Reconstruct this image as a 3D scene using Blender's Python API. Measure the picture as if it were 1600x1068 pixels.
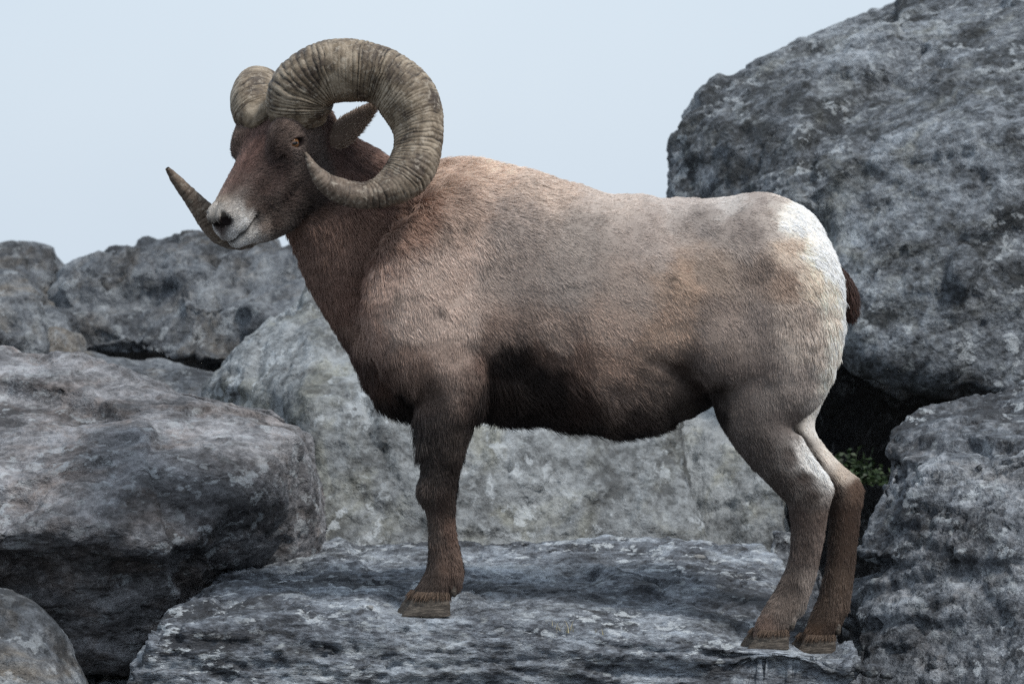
import bpy, bmesh, math, time
import numpy as np
from mathutils import Vector

T0 = time.time()
R = math.radians
sc = bpy.context.scene
for o in list(bpy.data.objects):
    bpy.data.objects.remove(o)

# ------------------------------------------------------------------ camera
PXM = 0.0014          # metres per photograph pixel in the plane of the ram
DIST = 9.0            # metres from the lens to the ram
HORIZON = 440.0       # photograph row of the horizon
ZC = 0.728            # lens height above the rock the ram stands on
cam = bpy.data.cameras.new('camera')
cam_o = bpy.data.objects.new('camera', cam)
sc.collection.objects.link(cam_o)
cam_o.location = (0, -DIST, ZC)
cam_o.rotation_euler = (R(90), 0, 0)
cam.sensor_width = 36.0
cam.lens = 36.0 * DIST / (1600 * PXM)
cam.shift_y = -(534 - HORIZON) / 1600.0
cam.clip_start = 0.1
cam.clip_end = 3000
cam.dof.use_dof = True
cam.dof.focus_distance = DIST - 0.12
cam.dof.aperture_fstop = 8.0
sc.camera = cam_o

# ------------------------------------------------------------------ light
SUN_EL, SUN_AZ = 56.0, 48.0      # azimuth: degrees from -Y (towards the lens) to +X
sd = Vector((math.sin(R(SUN_AZ)) * math.cos(R(SUN_EL)), -math.cos(R(SUN_AZ)) * math.cos(R(SUN_EL)), math.sin(R(SUN_EL))))
world = bpy.data.worlds.new('World')
sc.world = world
world.use_nodes = True
wn = world.node_tree.nodes
wl = world.node_tree.links
wn.clear()
wo = wn.new('ShaderNodeOutputWorld')
wb = wn.new('ShaderNodeBackground')
sky = wn.new('ShaderNodeTexSky')
sky.sky_type = 'NISHITA'
sky.sun_disc = False
sky.sun_elevation = R(SUN_EL)
sky.sun_rotation = math.atan2(sd.x, sd.y)
sky.air_density = 1.0
sky.dust_density = 3.0
wm = wn.new('ShaderNodeMix')
wm.data_type = 'RGBA'
wm.inputs[0].default_value = 0.90
wm.inputs[7].default_value = (4.5, 5.05, 5.6, 1)      # even cloud cover
ctc = wn.new('ShaderNodeTexCoord')
cno = wn.new('ShaderNodeTexNoise')           # faint unevenness of the cloud layer, the same all over the sky
cno.inputs['Scale'].default_value = 5.0
cno.inputs['Detail'].default_value = 4.0
crp = wn.new('ShaderNodeValToRGB')
crp.color_ramp.elements[0].position, crp.color_ramp.elements[1].position = .3, .7
crp.color_ramp.elements[0].color = (3.70, 4.32, 4.98, 1)
crp.color_ramp.elements[1].color = (4.10, 4.68, 5.28, 1)
wl.new(ctc.outputs['Generated'], cno.inputs['Vector'])
wl.new(cno.outputs['Fac'], crp.inputs[0])
wl.new(crp.outputs[0], wm.inputs[7])
wl.new(sky.outputs[0], wm.inputs[6])
wl.new(wm.outputs[2], wb.inputs[0])
wb.inputs[1].default_value = 0.1
wl.new(wb.outputs[0], wo.inputs[0])

sun = bpy.data.lights.new('sun', 'SUN')
sun.energy = 1.5
sun.angle = R(11)
sun.color = (1.0, 0.96, 0.9)
sun_o = bpy.data.objects.new('sun', sun)
sc.collection.objects.link(sun_o)
sun_o.rotation_euler = sd.to_track_quat('Z', 'Y').to_euler()
sun_o.location = (6, -6, 10)

sc.view_settings.view_transform = 'Standard'
sc.view_settings.look = 'None'
sc.view_settings.exposure = 0.82
sc.view_settings.gamma = 1.0
sc.cycles.max_bounces = 6
sc.cycles.diffuse_bounces = 3
sc.cycles.glossy_bounces = 2
sc.cycles.transmission_bounces = 2
sc.cycles.use_denoising = False


# ------------------------------------------------------------------ helpers
def P(px, py, Y=0.0):
    """the point at depth Y that the photograph shows at (px, py)"""
    k = PXM * (DIST + Y) / DIST
    return np.array(((px - 800) * k, Y, ZC - (py - HORIZON) * k))


def s2l(c):
    c = np.asarray(c, float) / 255.0
    return np.where(c <= 0.04045, c / 12.92, ((c + 0.055) / 1.055) ** 2.4)


def _hash(ix, iy, iz, seed):
    h = (ix.astype(np.uint32) * np.uint32(374761393) + iy.astype(np.uint32) * np.uint32(668265263)
         + iz.astype(np.uint32) * np.uint32(2246822519) + np.uint32((seed * 3266489917) & 0xFFFFFFFF))
    h = (h ^ (h >> np.uint32(13))) * np.uint32(1274126177)
    return h ^ (h >> np.uint32(16))


def perlin(p, seed=0):
    p = np.asarray(p, np.float32)
    i = np.floor(p).astype(np.int64)
    f = p - i
    u = f * f * f * (f * (f * 6 - 15) + 10)
    out = 0
    for dx in (0, 1):
        wx = u[:, 0] if dx else 1 - u[:, 0]
        for dy in (0, 1):
            wy = u[:, 1] if dy else 1 - u[:, 1]
            for dz in (0, 1):
                wz = u[:, 2] if dz else 1 - u[:, 2]
                h = _hash(i[:, 0] + dx, i[:, 1] + dy, i[:, 2] + dz, seed)
                g = ((h & 1023).astype(np.float32) / 511.5 - 1) * (f[:, 0] - dx) \
                    + (((h >> 10) & 1023).astype(np.float32) / 511.5 - 1) * (f[:, 1] - dy) \
                    + (((h >> 20) & 1023).astype(np.float32) / 511.5 - 1) * (f[:, 2] - dz)
                out = out + wx * wy * wz * g
    return out


def fbm(p, seed=0, octaves=4, gain=0.5, ridged=False):
    a, s, out = 1.0, 1.0, 0
    for k in range(octaves):
        n = perlin(p * s + k * 17.3, seed + k)
        out = out + a * ((0.35 - np.abs(n)) if ridged else n)
        a *= gain
        s *= 2.03
    return out


def chips(p, scale, seed):
    """broken-rock facets: every point takes the tilted plane of its nearest random cell"""
    q = p * scale
    i = np.floor(q).astype(np.int64)
    best = np.full(len(q), 9.0)
    val = np.zeros(len(q))
    for dx in (-1, 0, 1):
        for dy in (-1, 0, 1):
            for dz in (-1, 0, 1):
                c = i + np.array((dx, dy, dz))
                h = _hash(c[:, 0], c[:, 1], c[:, 2], seed)
                g = _hash(c[:, 0], c[:, 1], c[:, 2], seed + 77)
                o = np.stack([(h & 1023), (h >> 10) & 1023, (h >> 20) & 1023], 1) / 1023.0
                t = np.stack([(g & 1023), (g >> 10) & 1023, (g >> 20) & 1023], 1) / 511.5 - 1
                v = q - (c + o)
                d = (v * v).sum(1)
                m = d < best
                best = np.where(m, d, best)
                val = np.where(m, (v * t).sum(1) + .5 * t[:, 0], val)
    return val


def mesh_np(name, V, F, smooth=True):
    """mesh from numpy vertices and an (n,k) face array"""
    F = np.asarray(F, np.int32)
    n, k = F.shape
    me = bpy.data.meshes.new(name)
    me.vertices.add(len(V))
    me.vertices.foreach_set('co', np.asarray(V, np.float32).ravel())
    me.loops.add(n * k)
    me.loops.foreach_set('vertex_index', F.ravel())
    me.polygons.add(n)
    me.polygons.foreach_set('loop_start', np.arange(0, n * k, k, dtype=np.int32))
    me.polygons.foreach_set('loop_total', np.full(n, k, np.int32))
    if smooth:
        me.polygons.foreach_set('use_smooth', np.ones(n, bool))
    me.update(calc_edges=True)
    return me


def normals(V, F):
    a = V[F[:, 2]] - V[F[:, 0]]
    b = V[F[:, 3]] - V[F[:, 1]] if F.shape[1] == 4 else V[F[:, 1]] - V[F[:, 0]]
    fn = np.cross(a, b)
    if F.shape[1] == 3:
        fn = -fn
    N = np.zeros_like(V)
    for j in range(F.shape[1]):
        for c in range(3):
            N[:, c] += np.bincount(F[:, j], fn[:, c], len(V))
    return N / np.maximum(np.linalg.norm(N, axis=1, keepdims=True), 1e-12)


def laplace(V, F, it=1, w=0.5):
    k = F.shape[1]
    e = np.concatenate([np.stack([F[:, j], F[:, (j + 1) % k]], 1) for j in range(k)])
    e = np.concatenate([e, e[:, ::-1]])
    cnt = np.maximum(np.bincount(e[:, 0], minlength=len(V)), 1)[:, None]
    for _ in range(it):
        S = np.stack([np.bincount(e[:, 0], V[e[:, 1], c], len(V)) for c in range(3)], 1)
        V = V + w * (S / cnt - V)
    return V


def link(name, data, mat=None, parent=None, loc=None):
    o = bpy.data.objects.new(name, data)
    sc.collection.objects.link(o)
    if mat is not None and data is not None:
        data.materials.append(mat)
    if parent is not None:
        o.parent = parent
    if loc is not None:
        o.location = loc
    return o


def tag(o, label=None, cat=None, group=None, kind=None):
    if label: o['label'] = label
    if cat: o['category'] = cat
    if group: o['group'] = group
    if kind: o['kind'] = kind
    return o


def surface_nets(F, xs, ys, zs):
    """closed quad mesh at F = 0 (negative inside) on a rectilinear grid"""
    ins = F < 0
    c = np.zeros(tuple(s - 1 for s in F.shape), np.uint8)
    for dx in (0, 1):
        for dy in (0, 1):
            for dz in (0, 1):
                c += ins[dx:F.shape[0] - 1 + dx, dy:F.shape[1] - 1 + dy, dz:F.shape[2] - 1 + dz]
    act = (c > 0) & (c < 8)
    I, J, K = np.nonzero(act)
    idx = np.full(act.shape, -1, np.int32)
    idx[I, J, K] = np.arange(len(I))
    pos = np.zeros((len(I), 3))
    cnt = np.zeros(len(I))
    offs = [(0, 0, 0), (1, 0, 0), (0, 1, 0), (1, 1, 0), (0, 0, 1), (1, 0, 1), (0, 1, 1), (1, 1, 1)]
    for a in range(8):
        for b in range(a + 1, 8):
            oa, ob = offs[a], offs[b]
            if sum(abs(oa[q] - ob[q]) for q in range(3)) != 1:
                continue
            fa = F[I + oa[0], J + oa[1], K + oa[2]]
            fb = F[I + ob[0], J + ob[1], K + ob[2]]
            m = (fa < 0) != (fb < 0)
            t = np.where(m, fa / np.where(m, fa - fb, 1), 0)
            for q, (arr, ix) in enumerate(((xs, I), (ys, J), (zs, K))):
                va, vb = arr[ix + oa[q]], arr[ix + ob[q]]
                pos[:, q] += np.where(m, va + t * (vb - va), 0)
            cnt += m
    pos /= cnt[:, None]
    quads = []
    for ax in range(3):
        sl = [slice(None)] * 3
        s0, s1 = list(sl), list(sl)
        s0[ax], s1[ax] = slice(0, -1), slice(1, None)
        A, B = ins[tuple(s0)], ins[tuple(s1)]
        i, j, k = np.nonzero(A != B)
        g = [i, j, k]
        u, v = (ax + 1) % 3, (ax + 2) % 3
        ok = (g[u] >= 1) & (g[v] >= 1) & (g[u] < act.shape[u]) & (g[v] < act.shape[v])
        g = [q[ok] for q in g]
        flip = A[g[0], g[1], g[2]]

        def at(du, dv):
            h = [q.copy() for q in g]
            h[u] = h[u] + du
            h[v] = h[v] + dv
            return idx[h[0], h[1], h[2]]
        q = np.stack([at(-1, -1), at(0, -1), at(0, 0), at(-1, 0)], 1)
        q[~flip] = q[~flip][:, ::-1]
        quads.append(q)
    return pos, np.concatenate(quads)


def catmull(pts, n):
    pts = np.asarray(pts, float)
    p = np.vstack([2 * pts[0] - pts[1], pts, 2 * pts[-1] - pts[-2]])
    out = []
    for i in range(1, len(p) - 2):
        for t in np.arange(n) / n:
            a, b, c, d = p[i - 1], p[i], p[i + 1], p[i + 2]
            out.append(0.5 * (2 * b + (c - a) * t + (2 * a - 5 * b + 4 * c - d) * t * t + (3 * b - a - 3 * c + d) * t ** 3))
    out.append(pts[-1])
    return np.array(out)


class Field:
    """signed-distance field on a rectilinear grid, built up by smooth unions"""
    def __init__(s, xs, ys, zs):
        s.xs, s.ys, s.zs = xs, ys, zs
        s.F = np.full((len(xs), len(ys), len(zs)), 0.15, np.float32)

    def box(s, lo, hi):
        r = []
        for a, l, h in ((s.xs, lo[0], hi[0]), (s.ys, lo[1], hi[1]), (s.zs, lo[2], hi[2])):
            i, j = np.searchsorted(a, l), np.searchsorted(a, h)
            r.append(slice(max(i - 1, 0), min(j + 1, len(a))))
        return tuple(r)

    def merge(s, b, d, k, op):
        a = s.F[b]
        if op == 'add':
            h = np.clip(0.5 + 0.5 * (a - d) / k, 0, 1)
            s.F[b] = a + (d - a) * h - k * h * (1 - h)
        else:
            h = np.clip(0.5 - 0.5 * (a + d) / k, 0, 1)
            s.F[b] = a + (-d - a) * h + k * h * (1 - h)

    def ell(s, c, r, k=0.02, axes=None, op='add'):
        c = np.asarray(c, float)
        r = np.asarray(r, float)
        m = r.max() + k + 0.02
        b = s.box(c - m, c + m)
        X = s.xs[b[0]][:, None, None] - c[0]
        Y = s.ys[b[1]][None, :, None] - c[1]
        Z = s.zs[b[2]][None, None, :] - c[2]
        ax = np.eye(3) if axes is None else np.asarray(axes)
        q = [(X * ax[i][0] + Y * ax[i][1] + Z * ax[i][2]) for i in range(3)]
        g = np.sqrt((q[0] / r[0]) ** 2 + (q[1] / r[1]) ** 2 + (q[2] / r[2]) ** 2) + 1e-6
        L = np.sqrt(q[0] ** 2 + q[1] ** 2 + q[2] ** 2)
        d = np.where(g > 0.3, L * (1 - 1 / g), (g - 1) * r.min())
        s.merge(b, d.astype(np.float32), k, op)

    def chain(s, rings, k=0.03, sub=5, side=(0, 1, 0), m=2.0, op='add', cap=1.0):
        """rings: (x, y, z, radius in the plane of the side view, radius across)"""
        rg = catmull(rings, sub)
        mar = k + 0.03
        rm = np.maximum(rg[:, 3], rg[:, 4])[:, None]
        lo = (rg[:, :3] - rm).min(0) - mar
        hi = (rg[:, :3] + rm).max(0) + mar
        b = s.box(lo, hi)
        D = np.full(tuple(q.stop - q.start for q in b), 0.3, np.float32)
        for A, B in zip(rg[:-1], rg[1:]):
            d = B[:3] - A[:3]
            L2 = max(d @ d, 1e-10)
            dh = d / math.sqrt(L2)
            sv = np.asarray(side, float)
            sv = sv - (sv @ dh) * dh
            sv /= np.linalg.norm(sv)
            nv = np.cross(dh, sv)
            r = max(A[3], A[4], B[3], B[4]) + mar
            bb = s.box(np.minimum(A[:3], B[:3]) - r, np.maximum(A[:3], B[:3]) + r)
            X = s.xs[bb[0]][:, None, None] - A[0]
            Y = s.ys[bb[1]][None, :, None] - A[1]
            Z = s.zs[bb[2]][None, None, :] - A[2]
            ta = (X * dh[0] + Y * dh[1] + Z * dh[2])
            Ls = math.sqrt(L2)
            t = np.clip(ta / Ls, 0, 1)
            rn = A[3] + t * (B[3] - A[3])
            rs = A[4] + t * (B[4] - A[4])
            qa = ta - t * Ls
            qn = X * nv[0] + Y * nv[1] + Z * nv[2]
            qs = X * sv[0] + Y * sv[1] + Z * sv[2]
            if m == 2.0:
                g = np.sqrt((qn / rn) ** 2 + (qs / rs) ** 2 + (qa / (cap * rn)) ** 2) + 1e-6
            else:
                g = (np.abs(qn / rn) ** m + np.abs(qs / rs) ** m + np.abs(qa / (cap * rn)) ** m) ** (1 / m) + 1e-6
            L = np.sqrt(qn * qn + qs * qs + qa * qa)
            dd = np.where(g > 0.3, L * (1 - 1 / g), (g - 1) * np.minimum(rn, rs))
            loc = tuple(slice(bb[i].start - b[i].start, bb[i].stop - b[i].start) for i in range(3))
            loc = tuple(slice(max(q.start, 0), q.stop) for q in loc)
            sh = D[loc].shape
            dd = dd[:sh[0], :sh[1], :sh[2]] if dd.shape != sh else dd
            D[loc] = np.minimum(D[loc], dd)
        s.merge(b, D, k, op)


# ------------------------------------------------------------------ node helpers
def new_mat(name):
    m = bpy.data.materials.new(name)
    m.use_nodes = True
    nt = m.node_tree
    nt.nodes.clear()
    out = nt.nodes.new('ShaderNodeOutputMaterial')
    b = nt.nodes.new('ShaderNodeBsdfPrincipled')
    nt.links.new(b.outputs[0], out.inputs[0])
    return m, nt, b


def N_(nt, typ, **kw):
    n = nt.nodes.new('ShaderNode' + typ)
    for k, v in kw.items():
        if k.startswith('i_'):
            n.inputs[k[2:].replace('_', ' ')].default_value = v
        else:
            setattr(n, k, v)
    return n


def noise_n(nt, vec, scale, detail=6, rough=0.6, dist=0.0):
    n = N_(nt, 'TexNoise', i_Scale=scale, i_Detail=detail, i_Roughness=rough, i_Distortion=dist)
    nt.links.new(vec, n.inputs['Vector'])
    return n.outputs['Fac']


def ramp(nt, fac, stops, interp='LINEAR'):
    r = N_(nt, 'ValToRGB')
    r.color_ramp.interpolation = interp
    el = r.color_ramp.elements
    while len(el) < len(stops):
        el.new(0.5)
    for e, (p, c) in zip(el, stops):
        e.position = p
        e.color = (c, c, c, 1) if np.isscalar(c) else (*c, 1)
    nt.links.new(fac, r.inputs[0])
    return r.outputs[0]


def mth(nt, op, a, b=None, clamp=False):
    n = N_(nt, 'Math', operation=op)
    n.use_clamp = clamp
    for i, v in enumerate((a, b)):
        if v is None:
            continue
        if hasattr(v, 'is_linked'):
            nt.links.new(v, n.inputs[i])
        else:
            n.inputs[i].default_value = v
    return n.outputs[0]


def mixc(nt, fac, a, b, mode='MIX'):
    n = N_(nt, 'Mix', data_type='RGBA', blend_type=mode)
    for i, v in ((0, fac), (6, a), (7, b)):
        if hasattr(v, 'is_linked'):
            nt.links.new(v, n.inputs[i])
        elif i == 0:
            n.inputs[0].default_value = v
        else:
            n.inputs[i].default_value = (*v, 1)
    return n.outputs[2]


# ------------------------------------------------------------------ rock
def rock_mat(name, seed=0.0, dark=(.030, .034, .040), mid=(.17, .185, .21), light=(.42, .46, .50),
             stain=(.085, .075, .055), stain_amt=0.35, lichen=0.3, stretch=(1, 1, 1), rot=(0, 0, 0), bump=0.012, contrast=1.0, spots=0.3, seam=.15):
    m, nt, b = new_mat(name)
    tc = N_(nt, 'TexCoord')
    mp = N_(nt, 'Mapping')
    mp.inputs['Location'].default_value = (seed * 3.1, seed * 1.7, seed * 2.3)
    mp.inputs['Rotation'].default_value = rot
    mp.inputs['Scale'].default_value = stretch
    nt.links.new(tc.outputs['Object'], mp.inputs[0])
    v = mp.outputs[0]
    big = noise_n(nt, v, 2.2, 5, .55, .3)
    med = noise_n(nt, v, 9, 5, .56, .2)
    fin = noise_n(nt, v, 48, 5, .60, .1)
    grn = noise_n(nt, v, 260, 3, .7)
    val = mth(nt, 'ADD', mth(nt, 'MULTIPLY', big, .30), mth(nt, 'MULTIPLY', med, .34))
    val = mth(nt, 'ADD', val, mth(nt, 'MULTIPLY', fin, .26))
    val = mth(nt, 'ADD', val, mth(nt, 'MULTIPLY', grn, .14))
    h = .072 / contrast
    col = ramp(nt, val, [(.52 - h, dark), (.52, mid), (.52 + h * .9, tuple(.5 * (mid[i] + light[i]) for i in range(3))), (.52 + h * 1.7, light)])
    # brown and olive staining
    st = ramp(nt, noise_n(nt, v, 4.3, 6, .65, 1.0), [(.50, 0.0), (.66, 1.0)])
    stv = mth(nt, 'MULTIPLY', st, stain_amt)
    col = mixc(nt, stv, col, mixc(nt, 1.0, col, tuple(x * 6.5 for x in stain), 'MULTIPLY'))
    # dark algae spots
    vo = N_(nt, 'TexVoronoi', feature='F1', i_Scale=34.0, i_Randomness=1.0)
    wv = N_(nt, 'VectorMath', operation='ADD')
    nv = N_(nt, 'TexNoise', i_Scale=30.0, i_Detail=4.0)
    nt.links.new(v, nv.inputs['Vector'])
    sv = N_(nt, 'VectorMath', operation='SCALE')
    sv.inputs['Scale'].default_value = 0.05
    nt.links.new(nv.outputs['Color'], sv.inputs[0])
    nt.links.new(v, wv.inputs[0])
    nt.links.new(sv.outputs[0], wv.inputs[1])
    nt.links.new(wv.outputs[0], vo.inputs['Vector'])
    sp = ramp(nt, vo.outputs['Distance'], [(.12, 1.0), (.38, 0.0)])
    spm = mth(nt, 'MULTIPLY', sp, ramp(nt, noise_n(nt, v, 7, 4, .6), [(.45, 0.0), (.55, 1.0)]))
    col = mixc(nt, mth(nt, 'MULTIPLY', spm, spots), col, dark)
    # pale lichen crusts
    li = ramp(nt, noise_n(nt, v, 17, 8, .66, .2), [(.56, 0.0), (.585, 1.0)])
    lm = ramp(nt, noise_n(nt, v, 3.1, 4, .6), [(.42, 0.0), (.56, 1.0)])
    col = mixc(nt, mth(nt, 'MULTIPLY', mth(nt, 'MULTIPLY', li, lm), lichen), col, (.56, .60, .63))
    vl = N_(nt, 'TexVoronoi', feature='F1', i_Scale=21.0, i_Randomness=1.0)
    nt.links.new(wv.outputs[0], vl.inputs['Vector'])
    sx = N_(nt, 'SeparateColor')
    nt.links.new(vl.outputs['Color'], sx.inputs[0])
    rad = mth(nt, 'MULTIPLY', mth(nt, 'SUBTRACT', sx.outputs[0], .55), .9)
    disc = mth(nt, 'MULTIPLY', mth(nt, 'SUBTRACT', rad, vl.outputs['Distance']), 14.0, clamp=True)
    col = mixc(nt, mth(nt, 'MULTIPLY', mth(nt, 'MULTIPLY', disc, ramp(nt, fin, [(.40, .2), (.55, 1.0)])), lichen * .75), col, (.40, .43, .44))
    ve = mth(nt, 'ABSOLUTE', mth(nt, 'SUBTRACT', noise_n(nt, v, 5.5, 6, .62, 1.4), .5))
    vm = ramp(nt, noise_n(nt, v, 2.2, 3, .5), [(.48, 0.0), (.60, 1.0)])
    col = mixc(nt, mth(nt, 'MULTIPLY', mth(nt, 'MULTIPLY', ramp(nt, ve, [(.0, 1.0), (.012, 0.0)]), vm), .35), col, (.50, .53, .55))
    se = mth(nt, 'ABSOLUTE', mth(nt, 'SUBTRACT', noise_n(nt, v, 8.0, 5, .6, 1.0), .5))
    col = mixc(nt, mth(nt, 'MULTIPLY', ramp(nt, se, [(.0, 1.0), (.016, 0.0)]), seam), col, dark)
    nt.links.new(col, b.inputs['Base Color'])
    b.inputs['Roughness'].default_value = .62
    b.inputs['Specular IOR Level'].default_value = .35
    cr = N_(nt, 'TexVoronoi', feature='F1', distance='MANHATTAN', i_Scale=19.0, i_Randomness=1.0)
    nt.links.new(v, cr.inputs['Vector'])
    cr2 = N_(nt, 'TexVoronoi', feature='F1', distance='CHEBYCHEV', i_Scale=52.0, i_Randomness=1.0)
    nt.links.new(wv.outputs[0], cr2.inputs['Vector'])
    hgt = mth(nt, 'ADD', mth(nt, 'MULTIPLY', med, .30), mth(nt, 'MULTIPLY', fin, .38))
    hgt = mth(nt, 'SUBTRACT', hgt, mth(nt, 'MULTIPLY', cr.outputs['Distance'], .30))
    hgt = mth(nt, 'SUBTRACT', hgt, mth(nt, 'MULTIPLY', cr2.outputs['Distance'], .16))
    hgt = mth(nt, 'ADD', hgt, mth(nt, 'MULTIPLY', grn, .16))
    hgt = mth(nt, 'SUBTRACT', hgt, mth(nt, 'MULTIPLY', sp, .12))
    hgt = mth(nt, 'SUBTRACT', hgt, mth(nt, 'MULTIPLY', ramp(nt, se, [(.0, 1.0), (.02, 0.0)]), seam * .3))
    bp = N_(nt, 'Bump', i_Strength=1.0, i_Distance=bump * 2.2)
    nt.links.new(hgt, bp.inputs['Height'])
    nt.links.new(bp.outputs[0], b.inputs['Normal'])
    return m


def hull_mesh(hulls):
    bm = bmesh.new()
    for pts in hulls:
        t = bmesh.new()
        for p in pts:
            t.verts.new(p)
        r = bmesh.ops.convex_hull(t, input=t.verts)
        kill = [g for g in r['geom_interior'] if isinstance(g, bmesh.types.BMVert)] + [g for g in r['geom_unused'] if isinstance(g, bmesh.types.BMVert)]
        bmesh.ops.delete(t, geom=list(set(kill)), context='VERTS')
        bmesh.ops.recalc_face_normals(t, faces=t.faces)
        me = bpy.data.meshes.new('t')
        t.to_mesh(me)
        t.free()
        bm.from_mesh(me)
        bpy.data.meshes.remove(me)
    me = bpy.data.meshes.new('hull')
    bm.to_mesh(me)
    bm.free()
    return me


def remesh(me, vox):
    o = bpy.data.objects.new('tmp', me)
    sc.collection.objects.link(o)
    md = o.modifiers.new('r', 'REMESH')
    md.mode = 'VOXEL'
    md.voxel_size = vox
    dg = bpy.context.evaluated_depsgraph_get()
    ev = o.evaluated_get(dg)
    m2 = ev.to_mesh()
    V = np.empty(len(m2.vertices) * 3, np.float32)
    m2.vertices.foreach_get('co', V)
    V = V.reshape(-1, 3).astype(float)
    L = np.empty(len(m2.loops), np.int32)
    m2.loops.foreach_get('vertex_index', L)
    F = L.reshape(-1, 4)
    ev.to_mesh_clear()
    bpy.data.objects.remove(o)
    bpy.data.meshes.remove(me)
    return V, F


def rock(name, hulls, mat, label, vox=0.010, seed=1, rnd=6, low=.05, mid=.022, fine=.008, strata=.0, sdir=(0.15, 0.2, 1), sfreq=16, cracks=.012,
         scale=1.0, aniso=1.8, facet=.034, breaks=6, step=.012, pins=(), group='grey boulders', warp=None):
    V, F = remesh(hull_mesh(hulls), vox)
    V = laplace(V, F, max(rnd - 2, 2), .6)
    N = normals(V, F)
    sv = np.asarray(sdir, float)
    sv /= np.linalg.norm(sv)
    q0 = V + seed * 7.77
    q = q0 + np.outer((q0 @ sv) * (aniso - 1), sv)          # finer detail across the bedding
    w = q + .05 * np.stack([fbm(q * 5, seed + 21 + i, 2) for i in range(3)], 1)
    w2 = q + .012 * np.stack([fbm(q * 20, seed + 25 + i, 2) for i in range(3)], 1)
    d = low * .5 * fbm(q0 * 1.6 * scale, seed, 2, .5)
    qd = q0 + .010 * np.stack([fbm(q0 * 5, seed + 27 + i, 2) for i in range(3)], 1)
    d += facet * chips(qd, 2.1 * scale, seed + 3) + .42 * facet * chips(qd + 3.3, 4.6 * scale, seed + 4)
    # fractures: long planar breaks with a step from one side to the other
    rng = np.random.default_rng(seed)
    span = V.max(0) - V.min(0)
    db = np.zeros(len(V))
    for k in range(breaks):
        n_ = rng.normal(size=3)
        n_ = n_ - (n_ @ sv) * sv if k % 3 else sv + .25 * n_
        n_ /= np.linalg.norm(n_)
        c_ = V[rng.integers(len(V))] - .1 * span * rng.normal(size=3)
        dist = (V - c_) @ n_ + .018 * fbm(q0 * 6, seed + 100 + k, 3) * span.max()
        lim = np.clip(.5 + 3.0 * fbm(q0 * 1.3, seed + 130 + k, 1), 0, 1)
        db += step * (.6 + .8 * rng.random()) * np.tanh(dist / .008) * lim - step * .9 * np.exp(-(dist / .007) ** 2) * lim
    V = V + N * (d + db - db.mean())[:, None]
    V = laplace(V, F, 2, .5)
    N = normals(V, F)
    w3 = q + .004 * np.stack([fbm(q * 20, seed + 25 + i, 2) for i in range(3)], 1)
    d = mid * .40 * chips(w3, 7 * scale, seed + 5) * np.clip(.5 + 2.5 * fbm(q0 * 2.4, seed + 7, 2), .1, 1) + mid * .16 * chips(w3, 16 * scale, seed + 6)
    d += mid * .16 * fbm(q * 7 * scale, seed + 11, 3, .55, ridged=True)
    d += mid * .14 * fbm(w * 13 * scale, seed + 31, 3, .55)
    if strata:
        t = (w @ sv) * sfreq / aniso + 1.2 * fbm(q0 * 3.0, seed + 41, 2)
        fr = t - np.floor(t)
        ter = np.where(fr < .8, fr / .8, (1 - fr) / .2)
        d += strata * (ter - .5) * (0.45 + 1.1 * np.clip(fbm(q0 * 2.1, seed + 51, 2) + .35, 0, 1))
    if cracks:
        n = fbm(w * 2.6 * scale, seed + 61, 2)
        d -= cracks * np.exp(-(n / .018) ** 2) * np.clip(fbm(q0 * 1.9, seed + 65, 2) * 4 + .3, 0, 1)
        n = fbm(w * np.array((1, 1, 2.4)) * 4.1 * scale, seed + 71, 2)
        d -= cracks * .7 * np.exp(-(n / .03) ** 2) * (fbm(q0 * 1.7, seed + 75, 2) > 0)
    V = V + N * d[:, None]
    if fine:
        N = normals(V, F)
        d = fine * .6 * fbm(w2 * 34, seed + 81, 3, .6)
        pits = fbm(w2 * 26, seed + 91, 2)
        d -= fine * 1.5 * np.clip(pits - .22, 0, 1) * 2.5
        V = V + N * d[:, None]
    if warp is not None:
        V = warp(V)
    for (c, r, z) in pins:
        k = np.hypot(V[:, 0] - c[0], V[:, 1] - c[1])
        a = np.clip(1.6 - k / r, 0, 1) * (V[:, 2] > z - .07)
        a = a * a * (3 - 2 * a)
        V[:, 2] += a * (z + .25 * (V[:, 2] - z) * (V[:, 2] < z) - V[:, 2])
    base = np.array((V[:, 0].mean(), V[:, 1].mean(), V[:, 2].min()))
    o = link(name, mesh_np(name, V - base, F), mat, loc=base)
    tag(o, label, 'rock', group)
    return o


# the ground below the boulders, out to the horizon
GZ = -0.95
gm, nt, b = new_mat('dark_soil')
tc = N_(nt, 'TexCoord')
gn = noise_n(nt, tc.outputs['Object'], 6, 8, .7)
nt.links.new(ramp(nt, gn, [(.3, (.018, .015, .012)), (.7, (.075, .065, .055))]), b.inputs['Base Color'])
b.inputs['Roughness'].default_value = .95
bp = N_(nt, 'Bump', i_Strength=.8, i_Distance=.05)
nt.links.new(gn, bp.inputs['Height'])
nt.links.new(bp.outputs[0], b.inputs['Normal'])
ax = np.concatenate([-np.geomspace(1500, 8, 14), np.linspace(-7, 7, 60), np.geomspace(8, 1500, 14)])
gx, gy = np.meshgrid(ax, ax, indexing='ij')
gp = np.stack([gx.ravel(), gy.ravel(), np.zeros(gx.size)], 1)
near = np.clip(1 - np.hypot(gp[:, 0], gp[:, 1]) / 30, 0, 1)
gp[:, 2] = GZ + near * .08 * fbm(gp * np.array((1.5, 1.5, 1)), 3, 3)
n = len(ax)
ii, jj = np.meshgrid(np.arange(n - 1), np.arange(n - 1), indexing='ij')
gf = np.stack([ii * n + jj, (ii + 1) * n + jj, (ii + 1) * n + jj + 1, ii * n + jj + 1], -1).reshape(-1, 4)
tag(link('ground', mesh_np('ground', gp, gf), gm), 'dark bare soil between and under the boulders', kind='structure')


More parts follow.
